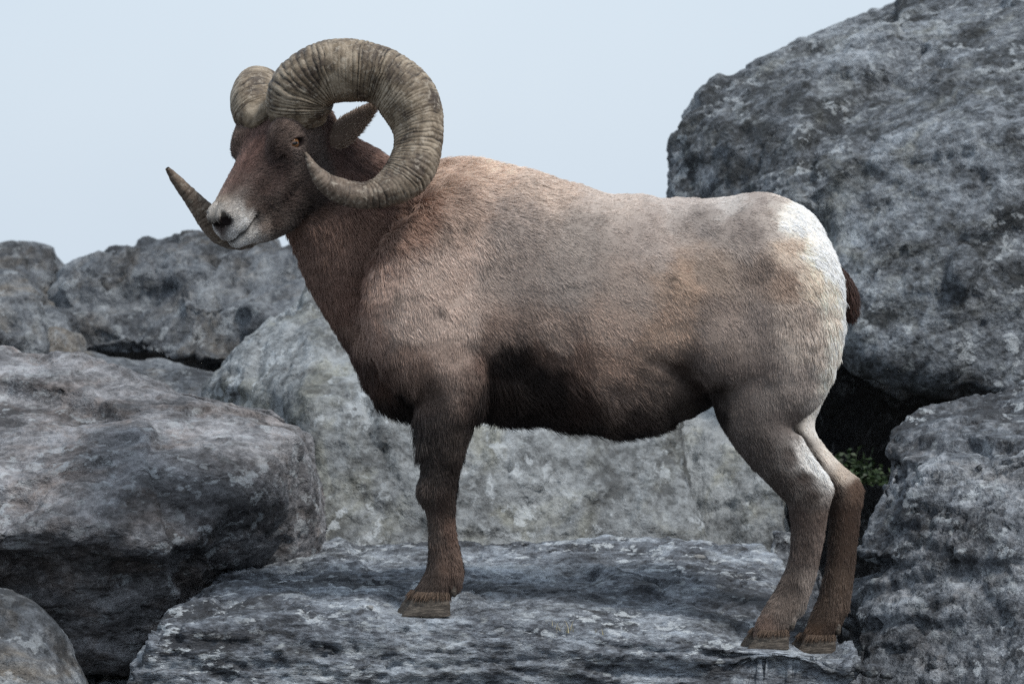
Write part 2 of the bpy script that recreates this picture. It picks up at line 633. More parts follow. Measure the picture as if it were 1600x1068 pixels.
def H(*pts):
    return [P(*p) for p in pts]


# hoof contacts: (px, py, Y) of the middle of each sole
FEET = {'front_near': (664, 960, -.115), 'front_far': (676, 951, .10), 'hind_near': (1196, 1011, -.125), 'hind_far': (1270, 1018, .085)}
pins = []
for f in FEET.values():
    p = P(*f)
    pins.append((p[:2], .085, p[2]))

for f in ((1272, 1025, -.02), (1290, 1030, -.12), (1240, 1019, -.20), (1190, 1015, -.20), (620, 964, -.18), (660, 966, -.19), (705, 968, -.18)):
    c = P(*f)
    pins.append((c[:2], .055, c[2]))
m_slab = rock_mat('slab_rock', 1.0, dark=(.038, .041, .048), mid=(.132, .146, .170), light=(.45, .50, .56), stain_amt=.3, lichen=.75, stretch=(1.1, 1.1, 2.8), bump=.009, contrast=1.2)
m_left = rock_mat('left_rock', 2.0, dark=(.048, .047, .050), mid=(.125, .124, .132), light=(.38, .38, .40), stain=(.13, .10, .08), stain_amt=.6, lichen=.4, stretch=(1.1, 1.1, 1.7), rot=(.25, .5, 0), contrast=1.1, bump=.010)
m_mid = rock_mat('pale_rock', 3.0, dark=(.085, .09, .093), mid=(.225, .24, .25), light=(.46, .49, .51), stain=(.14, .13, .10), stain_amt=.6, lichen=.5, contrast=.95, bump=.008)
m_big = rock_mat('big_rock', 4.0, dark=(.037, .041, .045), mid=(.137, .151, .170), light=(.43, .47, .515), stain=(.125, .115, .09), stain_amt=.6, lichen=.6, stretch=(1.1, 1.1, 1.4), rot=(0, .5, 0), contrast=1.15, bump=.016)
m_right = rock_mat('right_rock', 5.0, dark=(.028, .030, .035), mid=(.107, .119, .137), light=(.40, .43, .47), stain=(.11, .09, .075), stain_amt=.5, lichen=.6, stretch=(1.2, 1.2, 1.3), contrast=1.15, spots=.6, bump=.010)
m_rear = rock_mat('rear_rock', 6.0, dark=(.030, .033, .038), mid=(.105, .115, .13), light=(.28, .30, .32), stain=(.14, .11, .08), stain_amt=.8, lichen=.3)

rock('ledge_boulder', [H((196, 1075, -.34), (252, 990, -.31), (330, 975, -.28), (560, 962, -.24), (760, 968, -.24), (900, 984, -.24), (1150, 1011, -.26), (1345, 1040, -.24), (1345, 1180, -.22), (130, 1180, -.36),
                        (130, 1350, -.28), (1345, 1350, -.15),
                        (345, 905, .38), (405, 868, .75), (445, 851, .90), (620, 846, .95), (850, 856, .98), (1000, 851, .98), (1190, 848, .92), (1214, 880, .75), (1290, 1000, .35),
                        (300, 1300, .9), (1220, 1300, .9))],
     m_slab, 'flat topped grey boulder the ram stands on', vox=.0062, seed=3, rnd=4, low=.022, mid=.022, fine=.009, strata=.024, aniso=2.6, facet=.008, breaks=4, step=.005, sdir=(.10, -.14, 1), sfreq=15, cracks=.012, pins=pins)

rock('boulder', [H((-260, 525, 1.2), (-60, 548, 1.15), (70, 548, 1.1), (135, 558, 1.05), (175, 580, 1.0), (330, 618, 1.0), (440, 642, 1.0), (484, 680, .95), (492, 760, .9),
                   (-260, 860, .12), (0, 838, .10), (120, 815, .12), (280, 852, .16), (400, 765, .42), (450, 690, .62),
                   (500, 860, .9), (420, 880, .75)),
                 H((-260, 850, .2), (0, 835, .2), (120, 820, .2), (280, 850, .25), (420, 760, .6), (-260, 1030, .5), (90, 1032, .42), (190, 1024, .40), (240, 1000, .42), (310, 940, .5), (430, 900, .8), (-260, 1000, 1.2), (300, 1000, 1.2), (450, 700, 1.0), (-260, 600, 1.2))],
     m_left, 'large left boulder with a sloping top and an undercut dark front', vox=.0085, seed=8, rnd=3, aniso=2.0, low=.03, mid=.018, fine=.005, strata=.014, sdir=(.25, -.35, 1), sfreq=7, cracks=.006, facet=.036, breaks=9, step=.014)

rock('boulder', [H((308, 600, 2.0), (350, 552, 2.0), (400, 520, 2.0), (430, 490, 2.05), (482, 446, 2.1), (560, 430, 2.2), (900, 455, 2.3), (1040, 560, 2.1), (1064, 650, 1.75), (1085, 740, 1.6), (1112, 850, 1.5), (1120, 1000, 1.45),
                   (480, 620, 1.55), (490, 860, 1.35), (480, 1000, 1.3), (330, 1000, 1.7), (400, 1000, 3.0), (1000, 1000, 3.0), (560, 500, 2.9), (900, 520, 2.9), (330, 620, 2.6))],
     m_mid, 'pale grey boulder wall seen under the belly of the ram', vox=.0115, seed=14, rnd=5, low=.05, mid=.020, fine=.008, strata=.010, sdir=(1, .2, -.5), sfreq=7, cracks=.004, breaks=4, step=.006)

rock('boulder', [H((1000, 560, 2.7), (1080, 520, 2.8), (1180, 560, 2.7), (1040, 650, 2.4), (1110, 630, 2.45), (1200, 690, 2.3), (1232, 760, 2.1), (1228, 900, 2.0), (1060, 900, 2.1), (1060, 800, 2.2), (1060, 1000, 3.2), (1220, 1000, 3.2), (1180, 560, 3.4), (1000, 560, 3.4))],
     m_mid, 'brownish boulder behind the flank, right of the pale boulder wall', vox=.0125, seed=15, rnd=5, low=.05, mid=.02, cracks=.004, breaks=2, step=.006)

rock('boulder', [H((1196, 850, 1.25), (1210, 828, 1.3), (1235, 835, 1.35), (1300, 880, 1.3), (1310, 990, 1.2), (1210, 990, 1.15), (1250, 960, 1.7), (1210, 900, 1.6))],
     m_right, 'small dark stone wedged behind the hind legs', vox=.009, seed=16, rnd=4, low=.02, mid=.012, cracks=.008)

rock('boulder', [H((1032, 310, 2.7), (1040, 240, 2.8), (1062, 172, 2.9), (1120, 128, 2.95), (1200, 88, 3.0), (1290, 42, 3.1), (1420, -2, 3.2), (1600, -70, 3.4), (1900, -110, 3.5), (2150, 0, 3.3),
                   (2150, 600, 2.1), (1800, 630, 2.0), (1600, 616, 1.95), (1480, 604, 1.95), (1390, 566, 2.0), (1330, 525, 2.1), (1150, 480, 2.25), (1045, 400, 2.45),
                   (1300, 250, 2.25), (1600, 200, 2.15), (1500, 420, 1.95),
                   (1100, 300, 4.6), (1300, 110, 4.8), (1800, 50, 5), (2150, 600, 5), (1300, 540, 4.5))],
     m_big, 'huge rounded grey boulder filling the upper right corner', vox=.013, seed=21, rnd=4, low=.05, mid=.030, fine=.009, strata=.012, facet=.060, scale=.8, breaks=9, step=.018, sdir=(-.3, .3, 1), sfreq=6, cracks=.014)

m_hollow_shade = rock_mat('hollow_shade_rock', 7.0, dark=(.010, .010, .011), mid=(.030, .030, .032), light=(.07, .072, .075), stain_amt=.5, lichen=0)  # near-black colour paints in the deep shade of the hollow
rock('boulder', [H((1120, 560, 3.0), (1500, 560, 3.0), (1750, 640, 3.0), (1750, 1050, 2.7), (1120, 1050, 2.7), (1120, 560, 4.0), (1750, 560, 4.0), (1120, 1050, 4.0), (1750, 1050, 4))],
     m_hollow_shade, 'boulder painted near black for the shade deep in the hollow behind the hind legs', vox=.03, seed=23, rnd=4, low=.08, mid=.03, fine=.01)

rock('boulder', [H((1376, 690, .78), (1384, 672, .85), (1432, 634, .95), (1540, 611, 1.05), (1620, 602, 1.1), (1850, 600, 1.1), (1362, 745, .62), (1342, 830, .55), (1333, 868, .52),
                   (1450, 720, .48), (1620, 700, .38), (1850, 700, .35), (1440, 880, .36), (1620, 880, .22), (1850, 880, .2), (1850, 900, 1.6), (1400, 880, 1.4), (1420, 680, 1.5), (1850, 640, 1.6)),
                 H((1344, 905, .62), (1337, 925, .50), (1324, 980, .40), (1314, 1036, .30), (1318, 1110, .22), (1318, 1350, .1), (1500, 860, .40), (1450, 940, .32), (1560, 780, .33), (1850, 700, .25), (1560, 920, .2), (1850, 860, .12), (1850, 1350, -.1), (1600, 1350, -.1), (1600, 1080, .0), (1850, 1100, .0), (1850, 1000, 1.6), (1380, 1000, 1.4), (1380, 1300, 1.4))],
     m_right, 'dark pitted boulder at the right edge, nearest the hind hooves', vox=.0085, seed=29, rnd=3, low=.03, mid=.017, facet=.03, breaks=8, step=.013, fine=.009, cracks=.014)

rock('boulder', [H((92, 440, 3.7), (110, 424, 3.8), (165, 414, 3.8), (205, 402, 3.8), (245, 403, 3.8), (310, 414, 3.7), (420, 430, 3.7), (480, 570, 3.4), (400, 590, 3.5), (200, 565, 3.45), (95, 560, 3.5), (100, 480, 3.55), (300, 560, 3.3), (110, 420, 4.8), (400, 420, 4.8), (110, 620, 4.6), (480, 620, 4.6)),
                 H((255, 422, 3.7), (290, 404, 3.75), (340, 400, 3.75), (420, 404, 3.7), (500, 410, 3.7), (600, 420, 3.7), (600, 600, 3.4), (480, 570, 3.4), (290, 560, 3.4), (280, 470, 3.45), (450, 480, 3.35), (300, 400, 4.8), (600, 430, 4.8), (600, 620, 4.6), (280, 620, 4.6))],
     m_rear, 'long dark boulder on the skyline behind the chin of the ram', vox=.016, seed=33, rnd=4, low=.03, mid=.03, fine=.010, strata=.025, sfreq=6, cracks=.025)

rock('boulder', [H((-160, 410, 4.2), (-20, 400, 4.2), (20, 391, 4.2), (50, 389, 4.2), (75, 398, 4.2), (100, 420, 4.2), (125, 480, 4.1), (125, 580, 4.0), (-160, 580, 4.0), (20, 470, 3.95), (0, 400, 5), (100, 430, 5), (-160, 600, 5), (120, 600, 5))],
     m_rear, 'rounded dark boulder on the skyline at the left edge', vox=.018, seed=37, rnd=6, low=.05, mid=.03, fine=.01)

rock('boulder', [H((-120, 464, 3.0), (-20, 446, 3.0), (15, 444, 2.95), (38, 460, 2.9), (52, 500, 2.85), (58, 560, 2.8), (-120, 600, 2.8), (0, 520, 2.7), (20, 480, 3.6), (-100, 480, 3.6), (50, 600, 3.6))],
     m_rear, 'small pale topped boulder peeking over the large left boulder', vox=.014, seed=41, rnd=6, low=.03, mid=.02)

rock('boulder', [H((48, 492, 3.2), (62, 479, 3.2), (88, 478, 3.2), (108, 492, 3.15), (122, 530, 3.1), (122, 600, 3.0), (50, 600, 3.0), (70, 540, 2.95), (60, 490, 3.6), (110, 500, 3.6), (115, 600, 3.6), (55, 600, 3.6))],
     m_rear, 'small brown stone between the two skyline boulders at left', vox=.012, seed=43, rnd=6, low=.02, mid=.015)

rock('boulder', [H((330, 585, 2.6), (200, 575, 2.7), (80, 560, 2.8), (60, 620, 2.5), (350, 640, 2.4), (400, 900, 2.2), (0, 900, 2.2), (100, 640, 3.3), (400, 620, 3.3), (400, 900, 3.3), (0, 900, 3.3))],
     m_rear, 'shadowed stone in the gap below the long skyline boulder', vox=.02, seed=45, rnd=5, low=.04, mid=.02)

rock('boulder', [H((-140, 960, -.35), (-10, 972, -.38), (30, 984, -.40), (62, 1010, -.42), (86, 1040, -.42), (112, 1075, -.42), (130, 1200, -.4), (-140, 1200, -.65), (0, 1060, -.62), (60, 1100, -.6), (0, 1020, .0), (90, 1100, .0), (-140, 1000, .0), (90, 1250, .0))],
     m_rear, 'low rounded boulder in the bottom left corner', vox=.0085, seed=47, rnd=6, low=.02, mid=.012)

rock('boulder', [H((-60, 1075, .5), (120, 1060, .35), (230, 1040, .45), (330, 1000, .7), (330, 1200, .6), (-60, 1250, .3), (100, 1250, .1), (-60, 1080, 1.2), (330, 1080, 1.2), (330, 1250, 1.2), (-60, 1250, 1.2))],
     m_rear, 'brown shadowed stone under the large left boulder', vox=.012, seed=49, rnd=6, low=.03, mid=.02)
print('rocks', round(time.time() - T0, 1))


# ------------------------------------------------------------------ the ram
def PR(px, py, Y, rn, rs):
    """ring of a chain: photograph pixels for place and in-plane radius, metres across"""
    return (*P(px, py, Y), rn * PXM, rs)


# head frame: forward along the face, left (towards the lens), up out of the brow
HA, HP = R(46), R(45)
hf = np.array((-math.cos(HA) * math.cos(HP), -math.sin(HA) * math.cos(HP), -math.sin(HP)))
hl = np.array((math.sin(HA), -math.cos(HA), 0.0))
hw = np.cross(hf, hl)
H0 = P(421, 225, -.10)
AX = np.stack([hf, hl, hw])
e1 = hf * .82 + hw * .57          # long axis of the eyes, level in the picture
EA = np.stack([e1, hl, np.cross(e1, hl)])


def Q(u, v, w):
    return H0 + u * hf + v * hl + w * hw


def axis(a, b, n):
    return np.arange(a, b, n)


x0, x1, x2 = P(325, 0)[0], P(560, 0)[0], P(1385, 0)[0]
z0, z1, z2 = P(0, 1035)[2], P(0, 410)[2], P(0, 90)[2]
xs = np.concatenate([axis(x0, x1, .0032), axis(x1, x2, .0065)])
zs = np.concatenate([axis(z0, z1, .0065), axis(z1, z2, .0032)])
ys = np.concatenate([axis(-.34, .12, .0042), axis(.12, .30, .0065)])
fd = Field(xs, ys, zs)

# barrel
fd.chain([PR(600, 478, -.01, 135, .105), PR(645, 470, 0, 172, .150), PR(700, 462, 0, 190, .178), PR(780, 463, 0, 190, .200), PR(860, 471, 0, 181, .212), PR(940, 484, 0, 182, .218),
          PR(1020, 484, 0, 180, .212), PR(1100, 465, 0, 160, .188), PR(1180, 462, 0, 148, .182), PR(1225, 460, 0, 126, .160), PR(1258, 470, 0, 92, .125), PR(1276, 478, 0, 62, .08)], k=.03, m=2.25, cap=.4)
# belly pouch and sheath
fd.ell(P(980, 584, -.03), (.17, .150, .106), k=.03)
fd.ell(P(980, 584, .03), (.17, .150, .106), k=.03)
# withers and croup
fd.chain([PR(640, 330, 0, 50, .06), PR(720, 300, 0, 48, .06), PR(800, 315, 0, 45, .07), PR(900, 345, 0, 45, .09)], k=.05)
fd.ell(P(1195, 370, 0), (.12, .13, .085), k=.04)
# neck up to the head
fd.chain([PR(690, 545, 0, 96, .10), PR(640, 480, 0, 112, .108), PR(592, 412, 0, 114, .104), PR(550, 345, .0, 100, .095), PR(510, 290, .005, 84, .082), PR(480, 245, .0, 58, .065)], k=.025, cap=.5)
fd.chain([PR(540, 252, .01, 36, .05), PR(590, 280, .01, 40, .055), PR(650, 315, 0, 48, .06)], k=.03, cap=.6)
fd.ell(P(622, 545, 0), (.080, .10, .12), k=.04)
fd.ell(P(650, 605, 0), (.080, .075, .062), k=.035)
for sgn in (-1, 1):
    # shoulder blade and upper arm
    fd.chain([PR(720, 325, sgn * .10, 48, .055), PR(680, 400, sgn * .145, 80, .060), PR(648, 475, sgn * .165, 82, .066), PR(668, 540, sgn * .160, 78, .066), PR(705, 580, sgn * .140, 58, .062)], k=.016)
    fd.ell(P(738, 495, sgn * .140), (.070, .065, .10), k=.024)
    fd.ell(P(820, 590, sgn * .240), (.070, .062, .055), k=.03, op='cut')
    fd.chain([PR(640, 335, sgn * .125, 11, .016), PR(590, 398, sgn * .130, 12, .018), PR(560, 460, sgn * .125, 12, .018), PR(556, 520, sgn * .120, 11, .016), PR(568, 572, sgn * .11, 9, .014)], k=.03, op='cut')
    fd.ell(P(800, 420, sgn * .262), (.040, .06, .12), k=.06, op='cut')
    fd.ell(P(1100, 370, sgn * .27), (.09, .09, .06), k=.05, op='cut')
    # haunch
    fd.chain([PR(1190, 380, sgn * .08, 78, .07), PR(1205, 450, sgn * .122, 108, .075), PR(1208, 520, sgn * .138, 106, .072), PR(1200, 575, sgn * .135, 94, .065)], k=.02)
    fd.ell(P(1138, 548, sgn * .168), (.090, .052, .090), k=.016)
    fd.ell(P(1085, 470, sgn * .16), (.09, .05, .11), k=.04)
for sgn in (-1, 1):
    fd.chain([PR(1015, 566, sgn * .220, 8, .018), PR(1058, 578, sgn * .210, 13, .038), PR(1088, 610, sgn * .195, 16, .052), PR(1110, 655, sgn * .17, 16, .055)], k=.016, op='cut')
# buttocks and tail root
fd.ell(P(1272, 490, -.055), (.056, .075, .120), k=.025)
fd.ell(P(1272, 490, .055), (.056, .075, .120), k=.025)


def leg(rings, k=.022):
    fd.chain(rings, k=k, sub=4)


# near fore leg
leg([PR(705, 575, -.140, 62, .062), PR(703, 610, -.138, 54, .055), PR(697, 650, -.130, 44, .046), PR(692, 695, -.122, 34, .037), PR(687, 735, -.118, 27, .031), PR(683, 764, -.117, 27, .033),
     PR(686, 790, -.116, 22, .027), PR(688, 815, -.116, 18.5, .023), PR(689, 850, -.115, 18.5, .022), PR(691, 880, -.115, 22, .028), PR(687, 905, -.115, 25, .034), PR(674, 929, -.115, 24, .036), PR(668, 944, -.115, 17, .034)], k=.014)
fd.ell(P(665, 768, -.117), (.013, .022, .026), k=.016)
fd.chain([PR(702, 790, -.116, 7, .011), PR(706, 840, -.115, 7, .011), PR(710, 885, -.115, 11, .022), PR(712, 912, -.115, 9, .026)], k=.010)
# far fore leg
leg([PR(705, 575, .135, 62, .062), PR(704, 610, .13, 54, .055), PR(700, 650, .12, 44, .046), PR(694, 695, .11, 34, .038), PR(690, 735, .105, 28, .033), PR(688, 764, .102, 27, .033),
     PR(690, 800, .10, 21, .026), PR(692, 840, .10, 21, .025), PR(696, 872, .10, 25, .029), PR(697, 897, .10, 27, .034), PR(686, 921, .10, 21, .034), PR(676, 937, .10, 16, .032)])
# near hind leg
leg([PR(1200, 560, -.130, 98, .066), PR(1187, 612, -.134, 74, .058), PR(1184, 654, -.134, 53, .050), PR(1204, 698, -.132, 42, .042), PR(1231, 737, -.128, 33, .036), PR(1257, 772, -.126, 30, .036),
     PR(1261, 806, -.125, 26, .030), PR(1259, 845, -.125, 22, .026), PR(1251, 885, -.125, 20, .025), PR(1238, 922, -.125, 22, .029), PR(1222, 954, -.125, 25, .035), PR(1205, 979, -.125, 23, .036), PR(1196, 994, -.125, 17, .034)], k=.014)
fd.chain([PR(1246, 682, -.13, 5, .011), PR(1268, 722, -.128, 6.5, .012), PR(1291, 760, -.126, 9.5, .015), PR(1285, 790, -.126, 9, .016), PR(1278, 840, -.125, 8, .014), PR(1266, 895, -.125, 8, .014), PR(1248, 945, -.125, 10, .024)], k=.012)
# far hind leg
leg([PR(1215, 560, .125, 86, .066), PR(1232, 610, .125, 56, .055), PR(1240, 652, .12, 34, .046), PR(1254, 692, .11, 25, .04), PR(1283, 732, .10, 23, .036), PR(1312, 768, .092, 27, .036),
     PR(1317, 805, .09, 23, .030), PR(1314, 845, .088, 20, .026), PR(1309, 890, .086, 19, .025), PR(1302, 932, .085, 22, .029), PR(1294, 962, .085, 25, .035), PR(1281, 987, .085, 23, .036), PR(1270, 1002, .085, 17, .034)], k=.014)
fd.chain([PR(1262, 676, .115, 5, .011), PR(1286, 704, .108, 6, .012), PR(1313, 733, .10, 6.5, .012), PR(1339, 760, .092, 9, .014), PR(1336, 800, .09, 8, .014), PR(1332, 850, .088, 7, .013), PR(1326, 905, .086, 7, .013), PR(1316, 950, .085, 9, .022)], k=.012)


# head
def QR(u, w, rw, rv, v=0.0):
    return (*Q(u, v, w), rw, rv)


fd.chain([QR(-.10, -.065, .070, .066), QR(-.055, -.036, .074, .072), QR(.0, -.028, .066, .072), QR(.06, -.026, .055, .058), QR(.12, -.024, .046, .048), QR(.17, -.026, .042, .043), QR(.195, -.028, .038, .040)],
         k=.018, side=hl, m=2.2, cap=.7)
fd.chain([QR(-.055, -.115, .062, .064), QR(.0, -.120, .060, .064), QR(.06, -.118, .056, .054), QR(.12, -.106, .049, .043), QR(.17, -.086, .036, .035), QR(.200, -.074, .024, .029)], k=.020, side=hl, cap=.7)
for s_ in (1, -1):
    fd.ell(Q(-.004, s_ * .062, .004), (.055, .023, .040), k=.03, axes=AX)          # orbit
    fd.ell(Q(-.03, s_ * .055, .026), (.045, .022, .024), k=.03, axes=AX)           # brow
    fd.ell(Q(.05, s_ * .046, -.055), (.075, .02, .028), k=.02, axes=AX)             # cheek
    fd.ell(Q(-.03, s_ * .045, -.13), (.06, .026, .06), k=.025, axes=AX)             # jaw muscle
    fd.ell(Q(.045, s_ * .066, .000), (.016, .010, .007), k=.012, axes=AX, op='cut')  # tear pit
    fd.ell(Q(.208, s_ * .017, -.010), (.026, .019, .020), k=.012, axes=AX)          # nostril wing
    fd.ell(Q(.195, s_ * .020, -.040), (.036, .020, .022), k=.012, axes=AX)          # upper lip
    fd.ell(Q(-.085, s_ * .045, .035), (.04, .030, .035), k=.02, axes=AX)             # horn core
for s_ in (1, -1):
    fd.ell(Q(.10, s_ * .034, -.068), (.060, .014, .026), k=.025, axes=AX)
fd.ell(Q(.225, 0, -.052), (.014, .022, .020), k=.010, axes=AX)
fd.ell(Q(.205, 0, -.082), (.026, .022, .016), k=.014, axes=AX)
# nostrils, mouth line, lip cleft, eye sockets
for s_ in (1, -1):
    c = Q(.224, s_ * .026, -.012)
    a1 = hf * .45 + hl * s_ * .35 - hw * .80
    a1 /= np.linalg.norm(a1)
    a2 = np.cross(a1, hl)
    a2 /= np.linalg.norm(a2)
    fd.ell(c, (.019, .009, .011), k=.006, axes=np.stack([a1, a2, np.cross(a1, a2)]), op='cut')
    fd.chain([(*Q(.240, s_ * .002, -.066), .0045, .008), (*Q(.228, s_ * .024, -.067), .0045, .010), (*Q(.198, s_ * .038, -.066), .0042, .011), (*Q(.168, s_ * .043, -.060), .0036, .010)], k=.003, side=hl, op='cut')
    fd.ell(Q(.004, s_ * .0665, .003), (.033, .024, .021), k=.014, axes=EA)
    fd.ell(Q(.002, s_ * .098, .002), (.0245, .024, .0118), k=.004, axes=EA, op='cut')
fd.chain([(*Q(.242, 0, -.028), .003, .003), (*Q(.243, 0, -.060), .003, .003)], k=.004, op='cut')

V, F = surface_nets(fd.F, xs, ys, zs)
del fd.F
V = laplace(V, F, 2, .5)
NR = normals(V, F)
big_ = np.clip((V[:, 2] - P(0, 690)[2]) / .06, 0, 1) * np.clip((V[:, 0] - P(470, 0)[0]) / .06, 0, 1)
V = V + NR * (big_ * (.011 * fbm(V * np.array((6, 6, 4.5)), 221, 2) + .004 * fbm(V * 15, 223, 2)))[:, None]
Lw = (V - H0) @ AX.T
wr = np.clip(1.4 - np.linalg.norm((Lw - np.array((.095, 0, -.055))) * np.array((1, 0, 1)), axis=1) / .055, 0, 1) * np.clip((np.abs(Lw[:, 1]) - .02) / .02, 0, 1)
ph = (Lw[:, 0] * .8 - Lw[:, 2] * .6) * 2 * math.pi / .0135 + 9 * fbm(V * 18, 211, 2)
V = V + NR * (.0006 * wr * np.sin(ph) * np.clip(.3 + 2.2 * fbm(V * 25, 215, 2), 0, 1))[:, None]
NR = normals(V, F)
print('body mesh', len(V), round(time.time() - T0, 1))


# ---- coat: colour, lie and length of the hair, given at points of the side view
def side_px(V):
    return np.stack([V[:, 0] / PXM + 800, HORIZON - (V[:, 2] - ZC) / PXM], 1)


COAT = [  # px, py, colour (sRGB of the hair, with some light and shade of the form painted in), reach
    (690, 262, (196, 166, 142)), (760, 262, (205, 176, 152)), (850, 295, (188, 165, 146)), (950, 312, (186, 168, 154)), (1060, 312, (182, 168, 158)), (1140, 312, (190, 180, 172)), (1190, 320, (168, 152, 142)),  # withers and back lightened in colour for light from above
    (640, 345, (164, 126, 102)), (720, 340, (176, 148, 128)), (800, 350, (166, 147, 134)), (900, 370, (162, 146, 134)), (1000, 380, (168, 150, 138)), (1100, 350, (152, 138, 129)), (1170, 360, (150, 134, 124)),
    (600, 440, (178, 146, 126)), (660, 430, (186, 160, 142)), (720, 420, (190, 164, 146)), (790, 430, (164, 144, 130)), (880, 450, (160, 143, 131)), (980, 450, (172, 150, 134)), (1060, 440, (180, 148, 120)), (1100, 420, (154, 132, 114)), (1180, 420, (140, 118, 103)),
    (580, 520, (158, 124, 104)), (650, 510, (184, 158, 140)), (720, 500, (188, 162, 144)), (770, 520, (150, 122, 104)), (860, 520, (166, 140, 122)), (960, 520, (178, 150, 130)), (1040, 520, (190, 156, 128)), (1100, 500, (150, 129, 115)), (1170, 500, (140, 122, 111)),
    (600, 590, (96, 68, 54)), (650, 570, (140, 110, 92)), (700, 560, (172, 144, 126)), (750, 570, (130, 100, 84)), (800, 560, (36, 25, 21)), (830, 580, (36, 25, 21)), (865, 600, (40, 28, 23)), (850, 550, (112, 85, 70)), (890, 580, (84, 61, 50)), (900, 560, (140, 108, 88)), (960, 570, (170, 136, 112)), (1040, 560, (150, 124, 106)), (1100, 580, (120, 102, 92)), (1170, 580, (134, 116, 106)),  # behind the elbow: dark hair, deepened with painted shade
    (600, 625, (44, 31, 26)), (630, 620, (38, 27, 23)), (640, 655, (34, 24, 21)), (760, 630, (42, 29, 25)), (820, 640, (40, 27, 23)), (900, 620, (66, 46, 37)), (960, 610, (132, 107, 92)), (1040, 605, (116, 97, 85)), (980, 640, (84, 66, 57)), (1060, 635, (84, 69, 60)), (900, 670, (44, 30, 25)), (980, 680, (42, 30, 26)), (1060, 665, (54, 40, 34)), (1112, 648, (44, 33, 29)), (1050, 573, (84, 67, 58)), (1082, 592, (62, 48, 41)), (1100, 620, (48, 36, 31)),  # dark belly hair; the last three points paint the flank fold's shade
    # neck
    (480, 400, (128, 94, 76)), (520, 380, (138, 102, 82)), (580, 360, (136, 98, 76)), (500, 470, (122, 88, 70)), (545, 460, (130, 92, 72)), (545, 540, (84, 57, 46)), (575, 590, (70, 48, 39)), (590, 300, (112, 74, 58)), (560, 240, (84, 58, 50)), (620, 270, (130, 94, 76)), (575, 430, (122, 84, 64)),
    # rump
    (1222, 345, (236, 228, 214)), (1262, 362, (250, 238, 218)), (1250, 390, (226, 210, 190)), (1292, 400, (250, 240, 222)), (1315, 440, (250, 241, 225)), (1325, 500, (244, 234, 218)), (1222, 390, (196, 172, 148)), (1200, 350, (176, 160, 148)), (1215, 440, (158, 130, 108)),
    (1255, 440, (206, 186, 162)), (1290, 450, (214, 198, 178)), (1240, 490, (170, 150, 134)), (1280, 500, (206, 190, 172)), (1300, 540, (216, 202, 186)), (1250, 540, (186, 168, 152)), (1285, 580, (208, 194, 178)), (1240, 590, (170, 152, 140)), (1200, 610, (142, 126, 116)), (1310, 580, (236, 230, 222)),
    # hind legs
    (1150, 640, (116, 100, 91)), (1210, 650, (136, 118, 108)), (1236, 655, (128, 110, 100)), (1180, 700, (106, 89, 80)), (1230, 700, (122, 104, 93)), (1254, 684, (226, 216, 206)), (1262, 702, (238, 230, 220)), (1270, 717, (242, 234, 224)), (1278, 731, (242, 234, 224)), (1286, 744, (236, 228, 218)), (1292, 754, (214, 202, 190)), (1215, 750, (100, 82, 71)), (1250, 740, (92, 72, 61)), (1262, 765, (96, 76, 64)), (1297, 768, (150, 122, 102)),
    (1238, 800, (100, 76, 63)), (1282, 800, (126, 97, 79)), (1238, 850, (100, 78, 65)), (1280, 850, (142, 114, 97)), (1228, 900, (104, 84, 71)), (1260, 900, (156, 133, 116)), (1225, 940, (132, 108, 90)), (1245, 950, (160, 138, 120)), (1190, 980, (146, 106, 78)), (1225, 985, (140, 110, 86)),
    (1290, 690, (206, 194, 180)), (1320, 725, (196, 182, 166)), (1340, 760, (150, 118, 94)), (1325, 800, (108, 82, 66)), (1320, 850, (120, 92, 76)), (1310, 900, (140, 114, 96)), (1290, 950, (140, 114, 94)), (1275, 990, (136, 104, 78)), (1310, 985, (118, 92, 74)),
    # fore legs
    (672, 620, (108, 86, 74)), (712, 600, (150, 124, 108)), (735, 615, (118, 93, 79)), (690, 650, (92, 75, 66)), (762, 610, (40, 28, 24)), (778, 570, (40, 28, 24)), (670, 680, (68, 55, 49)), (715, 670, (84, 67, 57)), (675, 730, (66, 51, 43)), (710, 730, (56, 39, 31)), (668, 770, (90, 70, 58)), (700, 775, (72, 50, 38)), (672, 820, (98, 78, 64)), (704, 820, (120, 82, 56)), (672, 870, (84, 64, 52)), (710, 870, (122, 86, 60)), (665, 910, (86, 66, 53)), (712, 905, (100, 72, 54)), (655, 940, (92, 74, 60)), (700, 935, (96, 76, 60)),  # points behind the foreleg mix dark hair with painted shade
]
